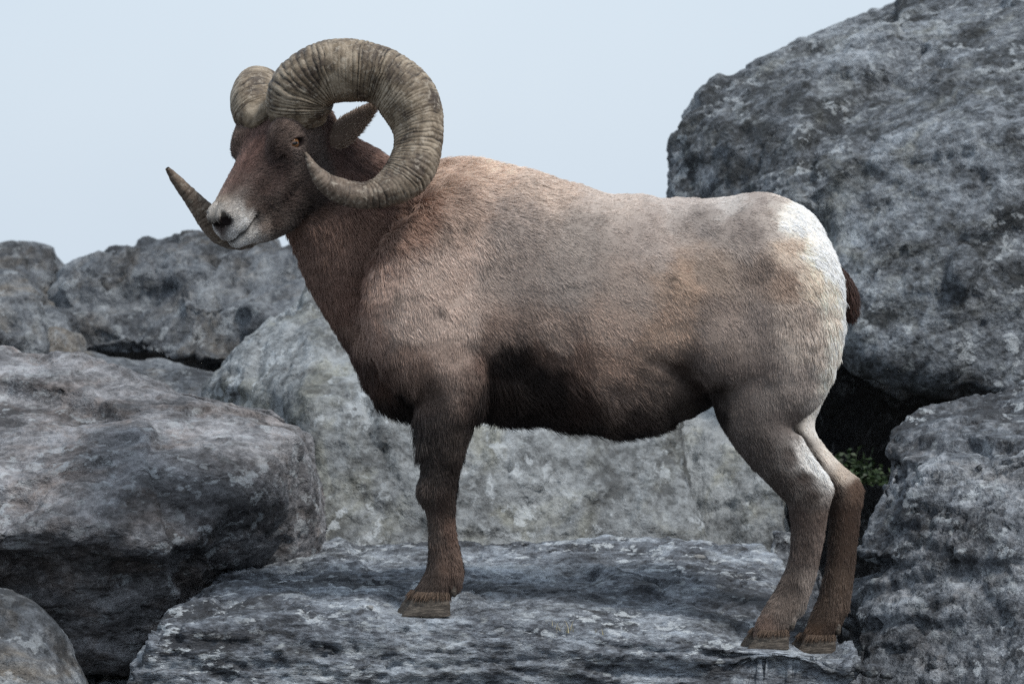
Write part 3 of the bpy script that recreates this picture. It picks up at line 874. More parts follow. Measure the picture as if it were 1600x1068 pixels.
HEAD = [  # u, v, w in the head frame
    (-.10, 0, .06, (104, 74, 60)), (-.04, 0, .05, (110, 76, 62)), (.03, 0, .035, (112, 76, 62)), (.09, 0, .025, (116, 80, 66)), (.14, 0, .018, (116, 84, 70)), (.168, 0, .018, (122, 94, 80)), (.185, 0, .014, (160, 136, 116)), (.205, 0, .008, (206, 188, 166)), (.22, 0, .0, (190, 168, 146)),
    (0, .075, .035, (116, 92, 78)), (-.05, .07, .02, (122, 98, 84)), (.02, .09, -.018, (122, 102, 92)), (-.02, .09, .02, (112, 90, 78)), (.03, .065, .0, (92, 70, 60)), (.0, .085, -.03, (96, 78, 68)), (.07, .055, -.02, (88, 64, 56)), (.12, .045, -.02, (94, 68, 58)), (.155, .045, -.025, (92, 70, 60)), (.17, .043, -.02, (120, 98, 84)),
    (.188, .040, -.02, (216, 204, 190)), (.20, .036, -.04, (236, 230, 222)), (.225, .02, -.05, (236, 230, 224)), (.23, .0, -.03, (120, 100, 94)), (.178, .044, -.048, (206, 192, 178)), (.155, .046, -.05, (100, 78, 66)), (.145, .045, -.06, (84, 64, 54)),
    (.21, .015, -.085, (232, 226, 218)), (.19, .025, -.09, (206, 196, 184)), (.165, .03, -.09, (150, 128, 112)), (.14, .03, -.10, (80, 60, 50)), (.08, .05, -.08, (78, 58, 50)), (.03, .06, -.09, (84, 66, 58)), (-.02, .06, -.12, (86, 72, 66)), (.06, .04, -.14, (62, 48, 42)), (.0, .05, -.18, (66, 50, 43)), (-.06, .05, -.15, (84, 68, 60)), (-.09, .06, -.06, (98, 84, 76)), (-.12, .05, -.14, (86, 62, 50)),
]


def blend(X, C, vals, sharp):
    """soft nearest-neighbour blend of values at the control points C"""
    out = np.zeros((len(X), vals.shape[1]))
    wsum = np.zeros(len(X))
    for c, v in zip(C, vals):
        d2 = ((X - c) ** 2).sum(1)
        w = 1.0 / (d2 + sharp ** 2) ** 2.3
        out += w[:, None] * v
        wsum += w
    return out / wsum[:, None]


cP = np.array([c[:2] for c in COAT], float)
cV = np.array([s2l(c[2]) for c in COAT]) ** 1.10 * 1.62
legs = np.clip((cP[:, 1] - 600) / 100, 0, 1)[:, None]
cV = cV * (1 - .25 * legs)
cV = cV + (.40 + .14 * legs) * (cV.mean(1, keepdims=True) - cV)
hP = np.array([c[:3] for c in HEAD], float)
hV = np.array([s2l(c[3]) for c in HEAD]) ** 1.15 * 1.5
hV = np.minimum(hV, .40 + .45 * np.clip(hV - .40, 0, 1))


MARKS_AND_CREASE = [(630, 466, 9, .6), (652, 462, 6, .3), (692, 482, 7, .5), (722, 352, 8, .55), (697, 366, 9, .45), (735, 345, 5, .5), (1038, 432, 6, .6), (1185, 414, 13, .22), (1160, 402, 9, .15), (1180, 735, 0.1, 0)]  # dark marks on the coat; the two hip spots paint a crease's shade


def head_mask(L):
    back = np.interp(L[:, 2], [-.24, -.18, -.10, -.02], [.06, .0, -.065, -.10])
    return np.clip((L[:, 0] - back) / .035, 0, 1) * np.clip((.32 - np.linalg.norm(L, axis=1)) / .03, 0, 1) * np.clip((L[:, 2] + .185) / .03, 0, 1)


MOUTH = np.array(((.243, .0, -.064), (.230, .028, -.066), (.200, .042, -.066), (.170, .046, -.060), (.158, .047, -.054)))


FAR = [(1230, 600, (120, 102, 92)), (1290, 590, (226, 216, 204)), (1240, 650, (60, 48, 42)), (1282, 640, (222, 212, 200)), (1252, 690, (54, 42, 37)), (1276, 668, (228, 218, 208)), (1275, 725, (62, 49, 42)), (1300, 712, (214, 202, 190)), (1325, 738, (190, 174, 158)),  # far hind leg: inner side painted dark as shade, back edge white
       (1300, 765, (84, 66, 56)), (1342, 764, (136, 106, 86)), (1298, 810, (80, 62, 52)), (1335, 810, (106, 82, 68)), (1296, 860, (86, 68, 57)), (1334, 860, (104, 82, 68)), (1292, 910, (92, 74, 62)), (1322, 910, (118, 96, 80)), (1285, 955, (104, 84, 69)), (1310, 960, (118, 96, 80)), (1270, 995, (120, 92, 70)), (1310, 990, (90, 70, 57))]
faP = np.array([c[:2] for c in FAR], float)
faV = np.array([s2l(c[2]) for c in FAR]) ** 1.10 * np.where(np.array([c[2][0] for c in FAR]) > 170, 1.5, .85)[:, None]
faV = faV + .3 * (faV.mean(1, keepdims=True) - faV)


def coat(V):
    X = side_px(V)
    wob = np.stack([fbm(V * 12, 301, 4, .65), fbm(V * 12, 302, 4, .65)], 1) * (25 - 14 * np.clip((X[:, 1:2] - 580) / 80, 0, 1))
    c = blend(X + wob, cP, cV, 15.0 - 8.0 * np.clip((X[:, 1] - 590) / 60, 0, 1) - 4.0 * np.clip((X[:, 0] - 1180) / 40, 0, 1) * (X[:, 1] < 590))
    for mx, my, mr, mf in MARKS_AND_CREASE:
        d = np.hypot(X[:, 0] + .5 * wob[:, 0] - mx, (X[:, 1] + .5 * wob[:, 1] - my) * .8)
        c = c * (1 - mf * np.exp(-(d / mr) ** 2))[:, None]
    fm = np.clip((V[:, 1] - .02) / .02, 0, 1) * np.clip((X[:, 1] - 585) / 40, 0, 1) * np.clip((X[:, 0] - 1130) / 40, 0, 1)
    c = c * (1 - fm)[:, None] + blend(X + .4 * wob, faP, faV, 5.0) * fm[:, None]
    L = (V - H0) @ AX.T
    Lm = L.copy()
    Lm[:, 1] = np.abs(Lm[:, 1])
    Lm += .006 * np.stack([fbm(V * 60, 303 + i, 2) for i in range(3)], 1)
    ch = blend(Lm, hP, hV, .010)
    ch = ch + .45 * (ch.mean(1, keepdims=True) - ch)
    # fine streaks along the lie of the face hair
    ch = ch * (1 + .34 * fbm(L * np.array((28, 130, 130)), 311, 3, .6) + .30 * fbm(L * 34, 315, 2))[:, None]
    # dark lips
    lp = np.full(len(L), 9.0)
    for a, b2 in zip(MOUTH[:-1], MOUTH[1:]):
        ab = (b2 - a)[[0, 2]]
        L2 = L[:, [0, 2]] - a[[0, 2]]
        t = np.clip((L2 @ ab) / (ab @ ab), 0, 1)[:, None]
        lp = np.minimum(lp, np.linalg.norm(L2 - t * ab, axis=1))
    ch = ch * (1 - .90 * np.exp(-(lp / .0042) ** 2))[:, None]
    m = head_mask(L)[:, None]
    # white tail side of the buttocks stays on the back face
    return c * (1 - m) + ch * m, m[:, 0]


FLOW = [  # px, py, direction (right, up), hair length in metres
    (700, 265, 1, -.15, .030), (800, 280, 1, -.10, .026), (1000, 310, 1, -.05, .017), (1180, 320, 1, -.2, .016), (640, 360, .75, -.65, .030), (720, 420, .55, -.8, .022), (620, 480, .35, -.9, .020), (700, 560, .15, -1, .018),
    (820, 450, .85, -.5, .018), (950, 450, .9, -.4, .016), (1080, 450, .75, -.6, .018), (1180, 430, .55, -.85, .022), (1240, 380, .75, -.65, .022), (1300, 430, .35, -.95, .026), (1270, 520, .25, -1, .028), (1200, 560, .2, -1, .018),
    (850, 560, .6, -.8, .022), (960, 560, .7, -.7, .018), (1060, 560, .5, -.85, .018), (900, 650, .4, -.9, .040), (800, 640, .3, -.95, .046), (850, 670, .3, -.95, .050), (1000, 672, .5, -.85, .034), (940, 690, .4, -.9, .040), (1080, 640, .3, -.9, .018),
    (500, 430, .35, -.95, .026), (560, 400, .5, -.9, .030), (540, 520, .25, -1, .028), (600, 610, .15, -1, .030), (640, 665, .1, -1, .046), (600, 640, .1, -1, .038), (590, 290, .6, -.75, .034), (560, 240, .6, -.6, .024),
    (690, 640, .1, -1, .020), (725, 690, .1, -1, .022), (690, 720, .0, -1, .014), (685, 790, 0, -1, .011), (712, 850, .15, -1, .016), (680, 880, 0, -1, .010), (660, 930, -.3, -1, .010), (712, 920, .1, -1, .014),
    (1190, 660, .3, -1, .015), (1220, 730, .5, -1, .012), (1270, 740, .5, -1, .013), (1255, 800, .0, -1, .010), (1250, 880, -.1, -1, .012), (1225, 950, -.3, -1, .013), (1195, 985, -.6, -.9, .010), (1320, 730, .5, -1, .011), (1315, 820, 0, -1, .010), (1300, 930, -.1, -1, .013), (1275, 985, -.5, -1, .010),
]
flP = np.array([f[:2] for f in FLOW], float)
flV = np.array([f[2:] for f in FLOW], float)


def hairs(V, F, N, count, seed, skip=None):
    """roots, tips and colours of hairs combed over a mesh"""
    rng = np.random.default_rng(seed)
    tri = np.concatenate([F[:, [0, 1, 2]], F[:, [0, 2, 3]]]) if F.shape[1] == 4 else F
    a, b_, c = V[tri[:, 0]], V[tri[:, 1]], V[tri[:, 2]]
    ar = np.linalg.norm(np.cross(b_ - a, c - a), axis=1)
    cen = (a + b_ + c) / 3
    Lc = (cen - H0) @ AX.T
    hm = head_mask(Lc)
    low = cen[:, 2] < P(0, 700)[2]
    wgt = ar * (1 + 4.0 * hm) * np.where(low, 1.5, 1.0) * np.where(cen[:, 1] > .06, .35, 1.0)
    if skip is not None:
        wgt = wgt * skip(cen)
    t = rng.choice(len(tri), count, p=wgt / wgt.sum())
    r1, r2 = np.sqrt(rng.random(count)), rng.random(count)
    w = np.stack([1 - r1, r1 * (1 - r2), r1 * r2], 1)
    p = (V[tri[t]] * w[:, :, None]).sum(1)
    n = (N[tri[t]] * w[:, :, None]).sum(1)
    n /= np.linalg.norm(n, axis=1, keepdims=True)
    fl = blend(side_px(p), flP, flV, 25.0)
    d = np.stack([fl[:, 0], np.zeros(count), fl[:, 1]], 1)
    pyr = side_px(p)[:, 1]
    ln = fl[:, 2] * (.54 + .25 * np.clip((fl[:, 2] - .024) / .006, 0, 1)) * (1 + .75 * np.clip((pyr - 660) / 60, 0, 1))
    # the face: hair runs from the nose up and back
    L = (p - H0) @ AX.T
    m = head_mask(L)
    sgn = np.sign(L[:, 1] + 1e-9)
    hd = -hf * 1.0 + np.outer(sgn, hl) * .35 - hw * .35
    hl_len = np.interp(L[:, 0], [-.12, -.02, .1, .2, .25], [.016, .012, .010, .006, .004])
    d = d * (1 - m)[:, None] + hd * m[:, None]
    ln = ln * (1 - m) + hl_len * m
    # wind-blown unevenness and clumps
    cl = np.stack([fbm(p * 22, seed + i, 2) for i in range(3)], 1)
    cs = np.stack([perlin(p * 80, seed + 5 + i) for i in range(3)], 1)
    d = d / np.linalg.norm(d, axis=1, keepdims=True) + .55 * cl * (1 - .6 * m)[:, None] + .50 * cs * (1 - .5 * m)[:, None] + .14 * rng.normal(size=(count, 3))
    d -= (d * n).sum(1)[:, None] * n
    d /= np.maximum(np.linalg.norm(d, axis=1, keepdims=True), 1e-6)
    ln = ln * (0.65 + .6 * rng.random(count)) * (1 + .5 * perlin(p * 30, seed + 9))
    lift = np.interp(ln, [.004, .018, .034], [.30, .36, .62]) + .12 * rng.normal(size=count) + .35 * perlin(p * 60, seed + 12) * (1 - m)
    lift = np.clip(lift, .08, 1.0)
    K = 4
    pts = np.empty((count, K, 3))
    for k in range(K):
        s = k / (K - 1)
        pts[:, k] = p + (d * (s * ln)[:, None] + n * (ln * (lift * s * (1.15 - .5 * s)))[:, None]) - n * .001
        pts[:, k, 2] -= .10 * ln * s * s
    col, _ = coat(p)
    v = rng.normal(size=count)
    col = col * (1 + (.13 + .16 * m) * v + .24 * fbm(p * 55, seed + 15, 2) + .11 * fbm(p * 9, seed + 18, 3))[:, None]
    # dark-tipped guard hairs
    g = rng.random(count) < .025 * (1 - m)
    col[g] *= .45
    return pts, np.clip(col, .004, .92), ln


def hair_object(name, pts, col, ln, mat, parent, width):
    n, K, _ = pts.shape
    cu = bpy.data.hair_curves.new(name)
    cu.add_curves([K] * n)
    cu.position_data.foreach_set('vector', pts.astype(np.float32).ravel())
    prof = np.array((1.0, .9, .65, .12))
    rad = (width * np.clip(ln / .013, .75, 1.25))[:, None] * prof[None, :]
    a = cu.attributes.get('radius') or cu.attributes.new('radius', 'FLOAT', 'POINT')
    a.data.foreach_set('value', rad.astype(np.float32).ravel())
    c = cu.attributes.new('coat', 'FLOAT_COLOR', 'CURVE')
    c.data.foreach_set('color', np.concatenate([col, np.ones((n, 1))], 1).astype(np.float32).ravel())
    return link(name, cu, mat, parent)


def attr_mat(name, rough=.75, spec=.2, mul=1.0):
    m, nt, b = new_mat(name)
    a = N_(nt, 'Attribute', attribute_name='coat')
    nt.links.new(mixc(nt, 1.0, a.outputs['Color'], (mul, mul, mul), 'MULTIPLY'), b.inputs['Base Color'])
    b.inputs['Roughness'].default_value = rough
    b.inputs['Specular IOR Level'].default_value = spec
    return m


m_skin = attr_mat('coat_undercoat', .9, .1, .6)
m_fur = attr_mat('coat_hair', .55, .3)

ram = bpy.data.objects.new('bighorn_ram', None)
sc.collection.objects.link(ram)
RB = P(930, 985, 0)
ram.location = RB
tag(ram, 'brown bighorn ram with curled horns and white rump standing on the boulder', 'ram')


def part(name, V, F, mat, parent=ram, smooth=True):
    """mesh part given in world coordinates; a parent part has the same origin as the ram"""
    o = link(name, mesh_np(name, np.asarray(V) - RB, F, smooth), mat, parent)
    return o


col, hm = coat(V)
# bare nose leather and lip edges
L = (V - H0) @ AX.T
ER = EA @ AX.T
nose = np.clip(1 - np.linalg.norm((L - np.array((.232, 0, -.022))) * np.array((1, .75, 1)), axis=1) / .022, 0, 1)
for s_ in (1, -1):
    nose = np.maximum(nose, np.clip(1.5 - np.linalg.norm((L - np.array((.226, s_ * .024, -.014))) * np.array((1, 1.0, 1.0)), axis=1) / .014, 0, 1))
    nose = np.maximum(nose, np.clip(1.35 - np.linalg.norm((L - np.array((.002, s_ * .084, .002))) @ ER.T * np.array((.50, .6, 1.0)), axis=1) / .0125, 0, 1))
nose = np.clip(nose * 1.6, 0, 1)[:, None]
col = col * (1 - nose) + s2l((46, 38, 38)) * nose
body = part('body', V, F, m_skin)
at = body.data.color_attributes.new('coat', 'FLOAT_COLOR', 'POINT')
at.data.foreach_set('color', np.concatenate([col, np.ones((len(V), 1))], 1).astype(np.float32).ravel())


def bare(c):
    """no hair on the nose leather, on the eyes and inside the mouth"""
    L = (c - H0) @ AX.T
    Lm = L.copy()
    Lm[:, 1] = np.abs(Lm[:, 1])
    k = np.linalg.norm(Lm - np.array((.230, 0, -.020)), axis=1) > .013
    k &= np.linalg.norm(Lm - np.array((.226, .024, -.014)), axis=1) > .015
    k &= np.linalg.norm((Lm - np.array((.002, .086, .002))) @ (EA @ AX.T).T * np.array((.50, .6, 1)), axis=1) > .0118
    return k.astype(float)


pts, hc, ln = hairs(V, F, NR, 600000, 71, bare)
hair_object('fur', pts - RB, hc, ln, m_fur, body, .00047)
print('fur', round(time.time() - T0, 1))


# ---- horns
def sweep(path, nseg, ncirc, ridge=None, side0=(0, -1, 0), expo=2.3, flat=0.0):
    """tube along a path of (x, y, z, in-plane radius, cross radius)"""
    g = catmull(path, nseg)
    c = g[:, :3]
    t = np.gradient(c, axis=0)
    t /= np.linalg.norm(t, axis=1, keepdims=True)
    s = np.cumsum(np.r_[0, np.linalg.norm(np.diff(c, axis=0), axis=1)])
    # even resampling along the length
    n = int(s[-1] / .0016)
    u = np.linspace(0, s[-1], n)
    g = np.stack([np.interp(u, s, g[:, i]) for i in range(5)], 1)
    c = g[:, :3]
    t = np.gradient(c, axis=0)
    t /= np.linalg.norm(t, axis=1, keepdims=True)
    side = np.zeros_like(c)
    sv = np.asarray(side0, float)
    for i in range(n):
        sv = sv - (sv @ t[i]) * t[i]
        sv /= np.linalg.norm(sv)
        side[i] = sv
    nor = np.cross(side, t)
    th = np.linspace(0, 2 * math.pi, ncirc, endpoint=False)
    ct, st = np.cos(th), np.sin(th)
    k = (np.abs(ct) ** expo + np.abs(st) ** expo) ** (-1 / expo)
    rr = np.ones((n, ncirc)) * k[None, :]
    A = g[:, 3][:, None] * rr * ct[None, :]
    B = g[:, 4][:, None] * rr * st[None, :]
    V = c[:, None, :] + A[:, :, None] * nor[:, None, :] + B[:, :, None] * side[:, None, :]
    if ridge is not None:
        out = V - c[:, None, :]
        ol = np.linalg.norm(out, axis=2, keepdims=True)
        V = V + out / np.maximum(ol, 1e-6) * ridge(u, th, V)[:, :, None]
    idx = np.arange(n * ncirc).reshape(n, ncirc)
    F = np.stack([idx[:-1], np.roll(idx, -1, 1)[:-1], np.roll(idx, -1, 1)[1:], idx[1:]], -1).reshape(-1, 4)
    return V.reshape(-1, 3), F, u, n


def horn_ridge(total):
    rng = np.random.default_rng(5)
    pos = [0.0]
    while pos[-1] < total:
        f = pos[-1] / total
        pos.append(pos[-1] + (.0045 + .0080 * rng.random()) * (1.0 if f < .75 else 1.4))
    pos = np.array(pos)
    amp = .35 + 1.5 * rng.random(len(pos)) ** 2

    def f(u, th, V):
        sh = V.shape[:2]
        q = V.reshape(-1, 3)
        warp = (.010 * fbm(q * 11, 401, 2) + .004 * fbm(q * 40, 403, 2)).reshape(sh)
        uu = u[:, None] + warp + .006 * np.cos(th)[None, :]
        j = np.clip(np.searchsorted(pos, uu.ravel()).reshape(sh), 1, len(pos) - 1)
        fr = (uu - pos[j - 1]) / (pos[j] - pos[j - 1])
        fr = np.clip(fr, 0, 1)
        prof = np.sin(np.pi * fr) ** .5 - .7
        fade = np.interp(u, [0, total * .05, total * .55, total * .75, total * .88, total], [.7, 1, .9, .4, .12, .04])[:, None]
        d = .0036 * prof * amp[j] * fade
        d = d + (.0016 * fbm(q * np.array((60, 60, 60)), 405, 3)).reshape(sh)
        big = .004 * np.sin(u / total * 2 * math.pi * 6 + 1.0)[:, None] * np.interp(u, [0, total * .2, total], [.2, 1, .2])[:, None]
        return d + big
    return f


m_horn, nt, b = new_mat('horn')
tc = N_(nt, 'TexCoord')
at_ = N_(nt, 'Attribute', attribute_name='groove')
va = N_(nt, 'Attribute', attribute_name='along')
n1 = noise_n(nt, tc.outputs['Object'], 17, 7, .70, .6)
n2 = noise_n(nt, tc.outputs['Object'], 90, 6, .7, .6)
base = ramp(nt, n1, [(.38, (.062, .043, .030)), (.5, (.19, .145, .098)), (.62, (.38, .31, .23))])
tip = ramp(nt, n1, [(.35, (.075, .052, .038)), (.65, (.22, .168, .128))])
colr = mixc(nt, ramp(nt, va.outputs['Fac'], [(.55, 0.0), (.85, 1.0)]), base, tip)
colr = mixc(nt, ramp(nt, n2, [(.52, 0.0), (.72, .75)]), colr, (.50, .44, .36))
colr = mixc(nt, ramp(nt, at_.outputs['Fac'], [(.12, .97), (.50, 0.0)]), colr, (.022, .016, .012))
colr = mixc(nt, mth(nt, 'MULTIPLY', ramp(nt, at_.outputs['Fac'], [(.62, 0.0), (.9, .55)]), ramp(nt, n1, [(.42, 0.2), (.58, 1.0)])), colr, (.54, .47, .37))
nt.links.new(colr, b.inputs['Base Color'])
b.inputs['Roughness'].default_value = .55
b.inputs['Specular IOR Level'].default_value = .4
bp = N_(nt, 'Bump', i_Strength=.7, i_Distance=.003)
nt.links.new(n2, bp.inputs['Height'])
nt.links.new(bp.outputs[0], b.inputs['Normal'])


def make_horn(path, label, side0):
    Vh, Fh, u, n = sweep(path, 14, 44, horn_ridge(1.02), side0)
    o = part('horn', Vh, Fh, m_horn)
    o['label'] = label
    # growth rings: how deep in a groove each point lies, and how far along the horn
    V0, _, _, _ = sweep(path, 14, 44, None, side0)
    ctr = V0.reshape(n, 44, 3).mean(1)[:, None, :]
    h = np.linalg.norm(Vh.reshape(n, 44, 3) - ctr, axis=2) - np.linalg.norm(V0.reshape(n, 44, 3) - ctr, axis=2)
    kern = np.ones(17) / 17
    hs = np.apply_along_axis(lambda a: np.convolve(np.pad(a, 8, mode='edge'), kern, 'valid'), 0, h)
    g = np.clip(.5 + (h - hs) / .005, 0, 1)
    a = o.data.attributes.new('groove', 'FLOAT', 'POINT')
    a.data.foreach_set('value', g.astype(np.float32).ravel())
    a = o.data.attributes.new('along', 'FLOAT', 'POINT')
    a.data.foreach_set('value', np.repeat(np.linspace(0, 1, n), 44).astype(np.float32))
    return o


near_path = [(469, 192, -.105, 40, .038), (467, 168, -.120, 50, .05), (475, 138, -.135, 52, .054), (506, 115, -.145, 49, .055), (550, 110, -.155, 46, .054), (596, 119, -.165, 47, .053), (631, 147, -.18, 46, .052), (651, 187, -.195, 43, .049),
             (653, 229, -.215, 41, .046), (640, 267, -.235, 39, .042), (613, 292, -.25, 35, .037), (577, 305, -.262, 26, .030), (540, 301, -.272, 21, .025), (510, 286, -.28, 16.5, .020), (490, 263, -.285, 11, .013), (477, 238, -.29, 3, .004)]
make_horn([PR(*p) for p in near_path], 'heavy ridged horn curling into a full loop beside the eye', (0, -1, 0))
far_path = [(424, 196, -.06, 36, .040), (411, 178, -.05, 46, .05), (402, 154, -.02, 43, .054), (402, 146, .05, 37, .058), (410, 160, .13, 36, .055), (418, 205, .20, 34, .052), (416, 270, .22, 32, .048), (404, 330, .18, 30, .044),
            (380, 362, .12, 29, .040), (352, 361, .08, 25, .033), (327, 340, .05, 20, .026), (301, 311, .03, 15, .020), (278, 284, .015, 9.5, .012), (261, 263, .0, 2.5, .003)]
make_horn([PR(*p) for p in far_path], 'far horn with its tip showing beyond the muzzle', tuple(hl))

# ---- eyes
m_eye, nt, b = new_mat('eye')
tc = N_(nt, 'TexCoord')
sp = N_(nt, 'SeparateXYZ')
nt.links.new(tc.outputs['Object'], sp.inputs[0])


def eye_mesh():
    n, k = 24, 32
    V, F = [], []
    for i in range(n + 1):
        a = math.pi * i / n
        r, x = math.sin(a), math.cos(a)
        for j in range(k):
            t = 2 * math.pi * j / k
            V.append((r * math.cos(t), r * math.sin(t), x + (.10 * max(0, x - .8) / .2 if x > .8 else 0)))
    for i in range(n):
        for j in range(k):
            F.append((i * k + j, (i + 1) * k + j, (i + 1) * k + (j + 1) % k, i * k + (j + 1) % k))
    return np.array(V), np.array(F)


r2 = mth(nt, 'SQRT', mth(nt, 'ADD', mth(nt, 'POWER', sp.outputs[0], 2.0), mth(nt, 'POWER', sp.outputs[1], 2.0)))
iris = ramp(nt, mth(nt, 'DIVIDE', r2, .0175), [(.0, (.10, .042, .015)), (.55, (.17, .075, .024)), (.70, (.05, .02, .009)), (.76, (.010, .007, .006)), (1.0, (.015, .011, .01))])
pe = mth(nt, 'SQRT', mth(nt, 'ADD', mth(nt, 'POWER', mth(nt, 'DIVIDE', sp.outputs[0], .0085), 2.0), mth(nt, 'POWER', mth(nt, 'DIVIDE', sp.outputs[1], .0036), 2.0)))
iris = mixc(nt, ramp(nt, pe, [(.9, 1.0), (1.05, 0.0)]), iris, (.004, .004, .005))
nt.links.new(iris, b.inputs['Base Color'])
b.inputs['Roughness'].default_value = .06
b.inputs['Coat Weight'].default_value = .6
EV, EF = eye_mesh()
eye_me = mesh_np('eye', EV * .0205, EF[:, ::-1])
eye_me.materials.append(m_eye)
from mathutils import Matrix
for s_ in (1, -1):
    z = hl * s_ + e1 * .22
    z /= np.linalg.norm(z)
    x = e1 - (e1 @ z) * z
    x /= np.linalg.norm(x)
    x = x * 1.0
    y = np.cross(z, x)
    o = link('eye', eye_me, None, ram)
    M = Matrix((( x[0], y[0], z[0], 0), (x[1], y[1], z[1], 0), (x[2], y[2], z[2], 0), (0, 0, 0, 1)))
    M.translation = Vector(Q(.002, s_ * .0690, .002) - RB)
    o.matrix_local = M


# ---- ears
def ear(root, tip, up, width, mirror=1):
    root, tip = np.asarray(root), np.asarray(tip)
    ax_ = tip - root
    L_ = np.linalg.norm(ax_)
    ax_ = ax_ / L_
    up = np.asarray(up, float)
    up = up - (up @ ax_) * ax_
    up /= np.linalg.norm(up)
    sd_ = np.cross(ax_, up)
    n, k = 22, 15
    lay = []
    for sgn, th in ((1, .0035), (-1, 0.0)):
        G = np.empty((n, k, 3))
        for i in range(n):
            s = i / (n - 1)
            wd = width * (math.sin(math.pi * (.18 + .75 * s)) ** .6) * (1 - .10 * s)
            for j in range(k):
                a = (j / (k - 1) - .5) * math.pi * (1.25 - .55 * s)
                thick = th * (1 - (2 * j / (k - 1) - 1) ** 2) ** .5 * (1 - s * .6)
                rr = wd * .62
                G[i, j] = root + ax_ * (s * L_) + sd_ * (math.sin(a) * rr) + up * ((math.cos(a) - .6) * rr + .10 * L_ * s * s + thick)
        lay.append(G)
    V = np.concatenate([lay[0].reshape(-1, 3), lay[1].reshape(-1, 3)])
    F = []
    m = n * k
    for i in range(n - 1):
        for j in range(k - 1):
            q = (i * k + j, (i + 1) * k + j, (i + 1) * k + j + 1, i * k + j + 1)
            F.append(q)
            F.append(tuple(m + t for t in q[::-1]))
    edge = [(i, 0) for i in range(n)] + [(n - 1, j) for j in range(1, k)] + [(i, k - 1) for i in range(n - 2, -1, -1)] + [(0, j) for j in range(k - 2, 0, -1)]
    for (a, b2), (c, d) in zip(edge, edge[1:] + edge[:1]):
        p0, p1 = a * k + b2, c * k + d
        F.append((p1, p0, m + p0, m + p1))
    return V, np.array(F)


for s_, root, tip in ((1, P(500, 222, -.050), P(588, 171, -.065)), (-1, Q(-.10, -.085, -.01), Q(-.20, -.16, .0))):
    up = np.array((-.25, -.85, .45)) if s_ == 1 else np.array((-.4, .6, .7))
    EVv, EFf = ear(root, tip, up, .052)
    e = part('ear', EVv, EFf, m_skin)
    NE = normals(EVv, EFf)
    ec = np.tile(s2l((138, 120, 108)), (len(EVv), 1)) * (1 + .25 * fbm(EVv * 40, 91, 2))[:, None]
    a = e.data.color_attributes.new('coat', 'FLOAT_COLOR', 'POINT')
    a.data.foreach_set('color', np.concatenate([ec, np.ones((len(EVv), 1))], 1).astype(np.float32).ravel())
    rng = np.random.default_rng(8)
    t = rng.integers(0, len(EFf), 6000)
    w = rng.random((6000, 4)) + .05
    w /= w.sum(1, keepdims=True)
    p = (EVv[EFf[t]] * w[:, :, None]).sum(1)
    nn = (NE[EFf[t]] * w[:, :, None]).sum(1)
    dd = (tip - root) / np.linalg.norm(tip - root)
    d = dd[None, :] + .25 * rng.normal(size=(6000, 3))
    ll = .005 + .004 * rng.random(6000)
    pp = np.stack([p + (d * q + nn * .35 * q * (1.2 - .5 * q)) * ll[:, None] for q in (0, 1 / 3, 2 / 3, 1)], 1)
    cc = np.tile(s2l((168, 150, 136)), (6000, 1)) * (1 + .22 * rng.normal(size=(6000, 1)))
    hair_object('fur', pp - RB, np.clip(cc, .01, .9), ll, m_fur, e, .0006)

# ---- tail
tail = [PR(1296, 418, 0, 11, .022), PR(1314, 436, 0, 12, .025), PR(1326, 458, 0, 12, .024), PR(1329, 480, 0, 8, .016), PR(1328, 492, 0, 3, .006)]
TV, TF, _, _ = sweep(tail, 8, 20, None, (0, -1, 0), 2.0)
te = part('tail', TV, TF, m_skin)
tcol = np.tile(s2l((52, 36, 31)), (len(TV), 1))
a = te.data.color_attributes.new('coat', 'FLOAT_COLOR', 'POINT')
a.data.foreach_set('color', np.concatenate([tcol, np.ones((len(TV), 1))], 1).astype(np.float32).ravel())
NT = normals(TV, TF)
rng = np.random.default_rng(18)
t = rng.integers(0, len(TF), 7000)
p = TV[TF[t]].mean(1) + .0015 * rng.normal(size=(7000, 3))
nn = NT[TF[t]].mean(1)
d = np.array((.12, 0, -1.0))[None, :] + .16 * rng.normal(size=(7000, 3))
ll = .010 + .010 * rng.random(7000)
pp = np.stack([p + (d * q + nn * .30 * q * (1.2 - .6 * q)) * ll[:, None] for q in (0, 1 / 3, 2 / 3, 1)], 1)
cc = np.tile(s2l((66, 46, 40)), (7000, 1)) * (1 + .25 * rng.normal(size=(7000, 1)))
hair_object('fur', pp - RB, np.clip(cc, .008, .9), ll, m_fur, te, .0006)

# ---- hooves: two claws and two dewclaws on each foot
m_hoof, nt, b = new_mat('hoof_horn')
tc = N_(nt, 'TexCoord')
mp = N_(nt, 'Mapping')
mp.inputs['Scale'].default_value = (45, 45, 190)
nt.links.new(tc.outputs['Object'], mp.inputs[0])
hn = noise_n(nt, mp.outputs[0], 1.0, 5, .65, .3)
nt.links.new(ramp(nt, hn, [(.32, (.022, .017, .013)), (.5, (.062, .048, .036)), (.68, (.17, .14, .11))]), b.inputs['Base Color'])
b.inputs['Roughness'].default_value = .6
bp = N_(nt, 'Bump', i_Strength=.9, i_Distance=.003)
nt.links.new(hn, bp.inputs['Height'])
nt.links.new(bp.outputs[0], b.inputs['Normal'])


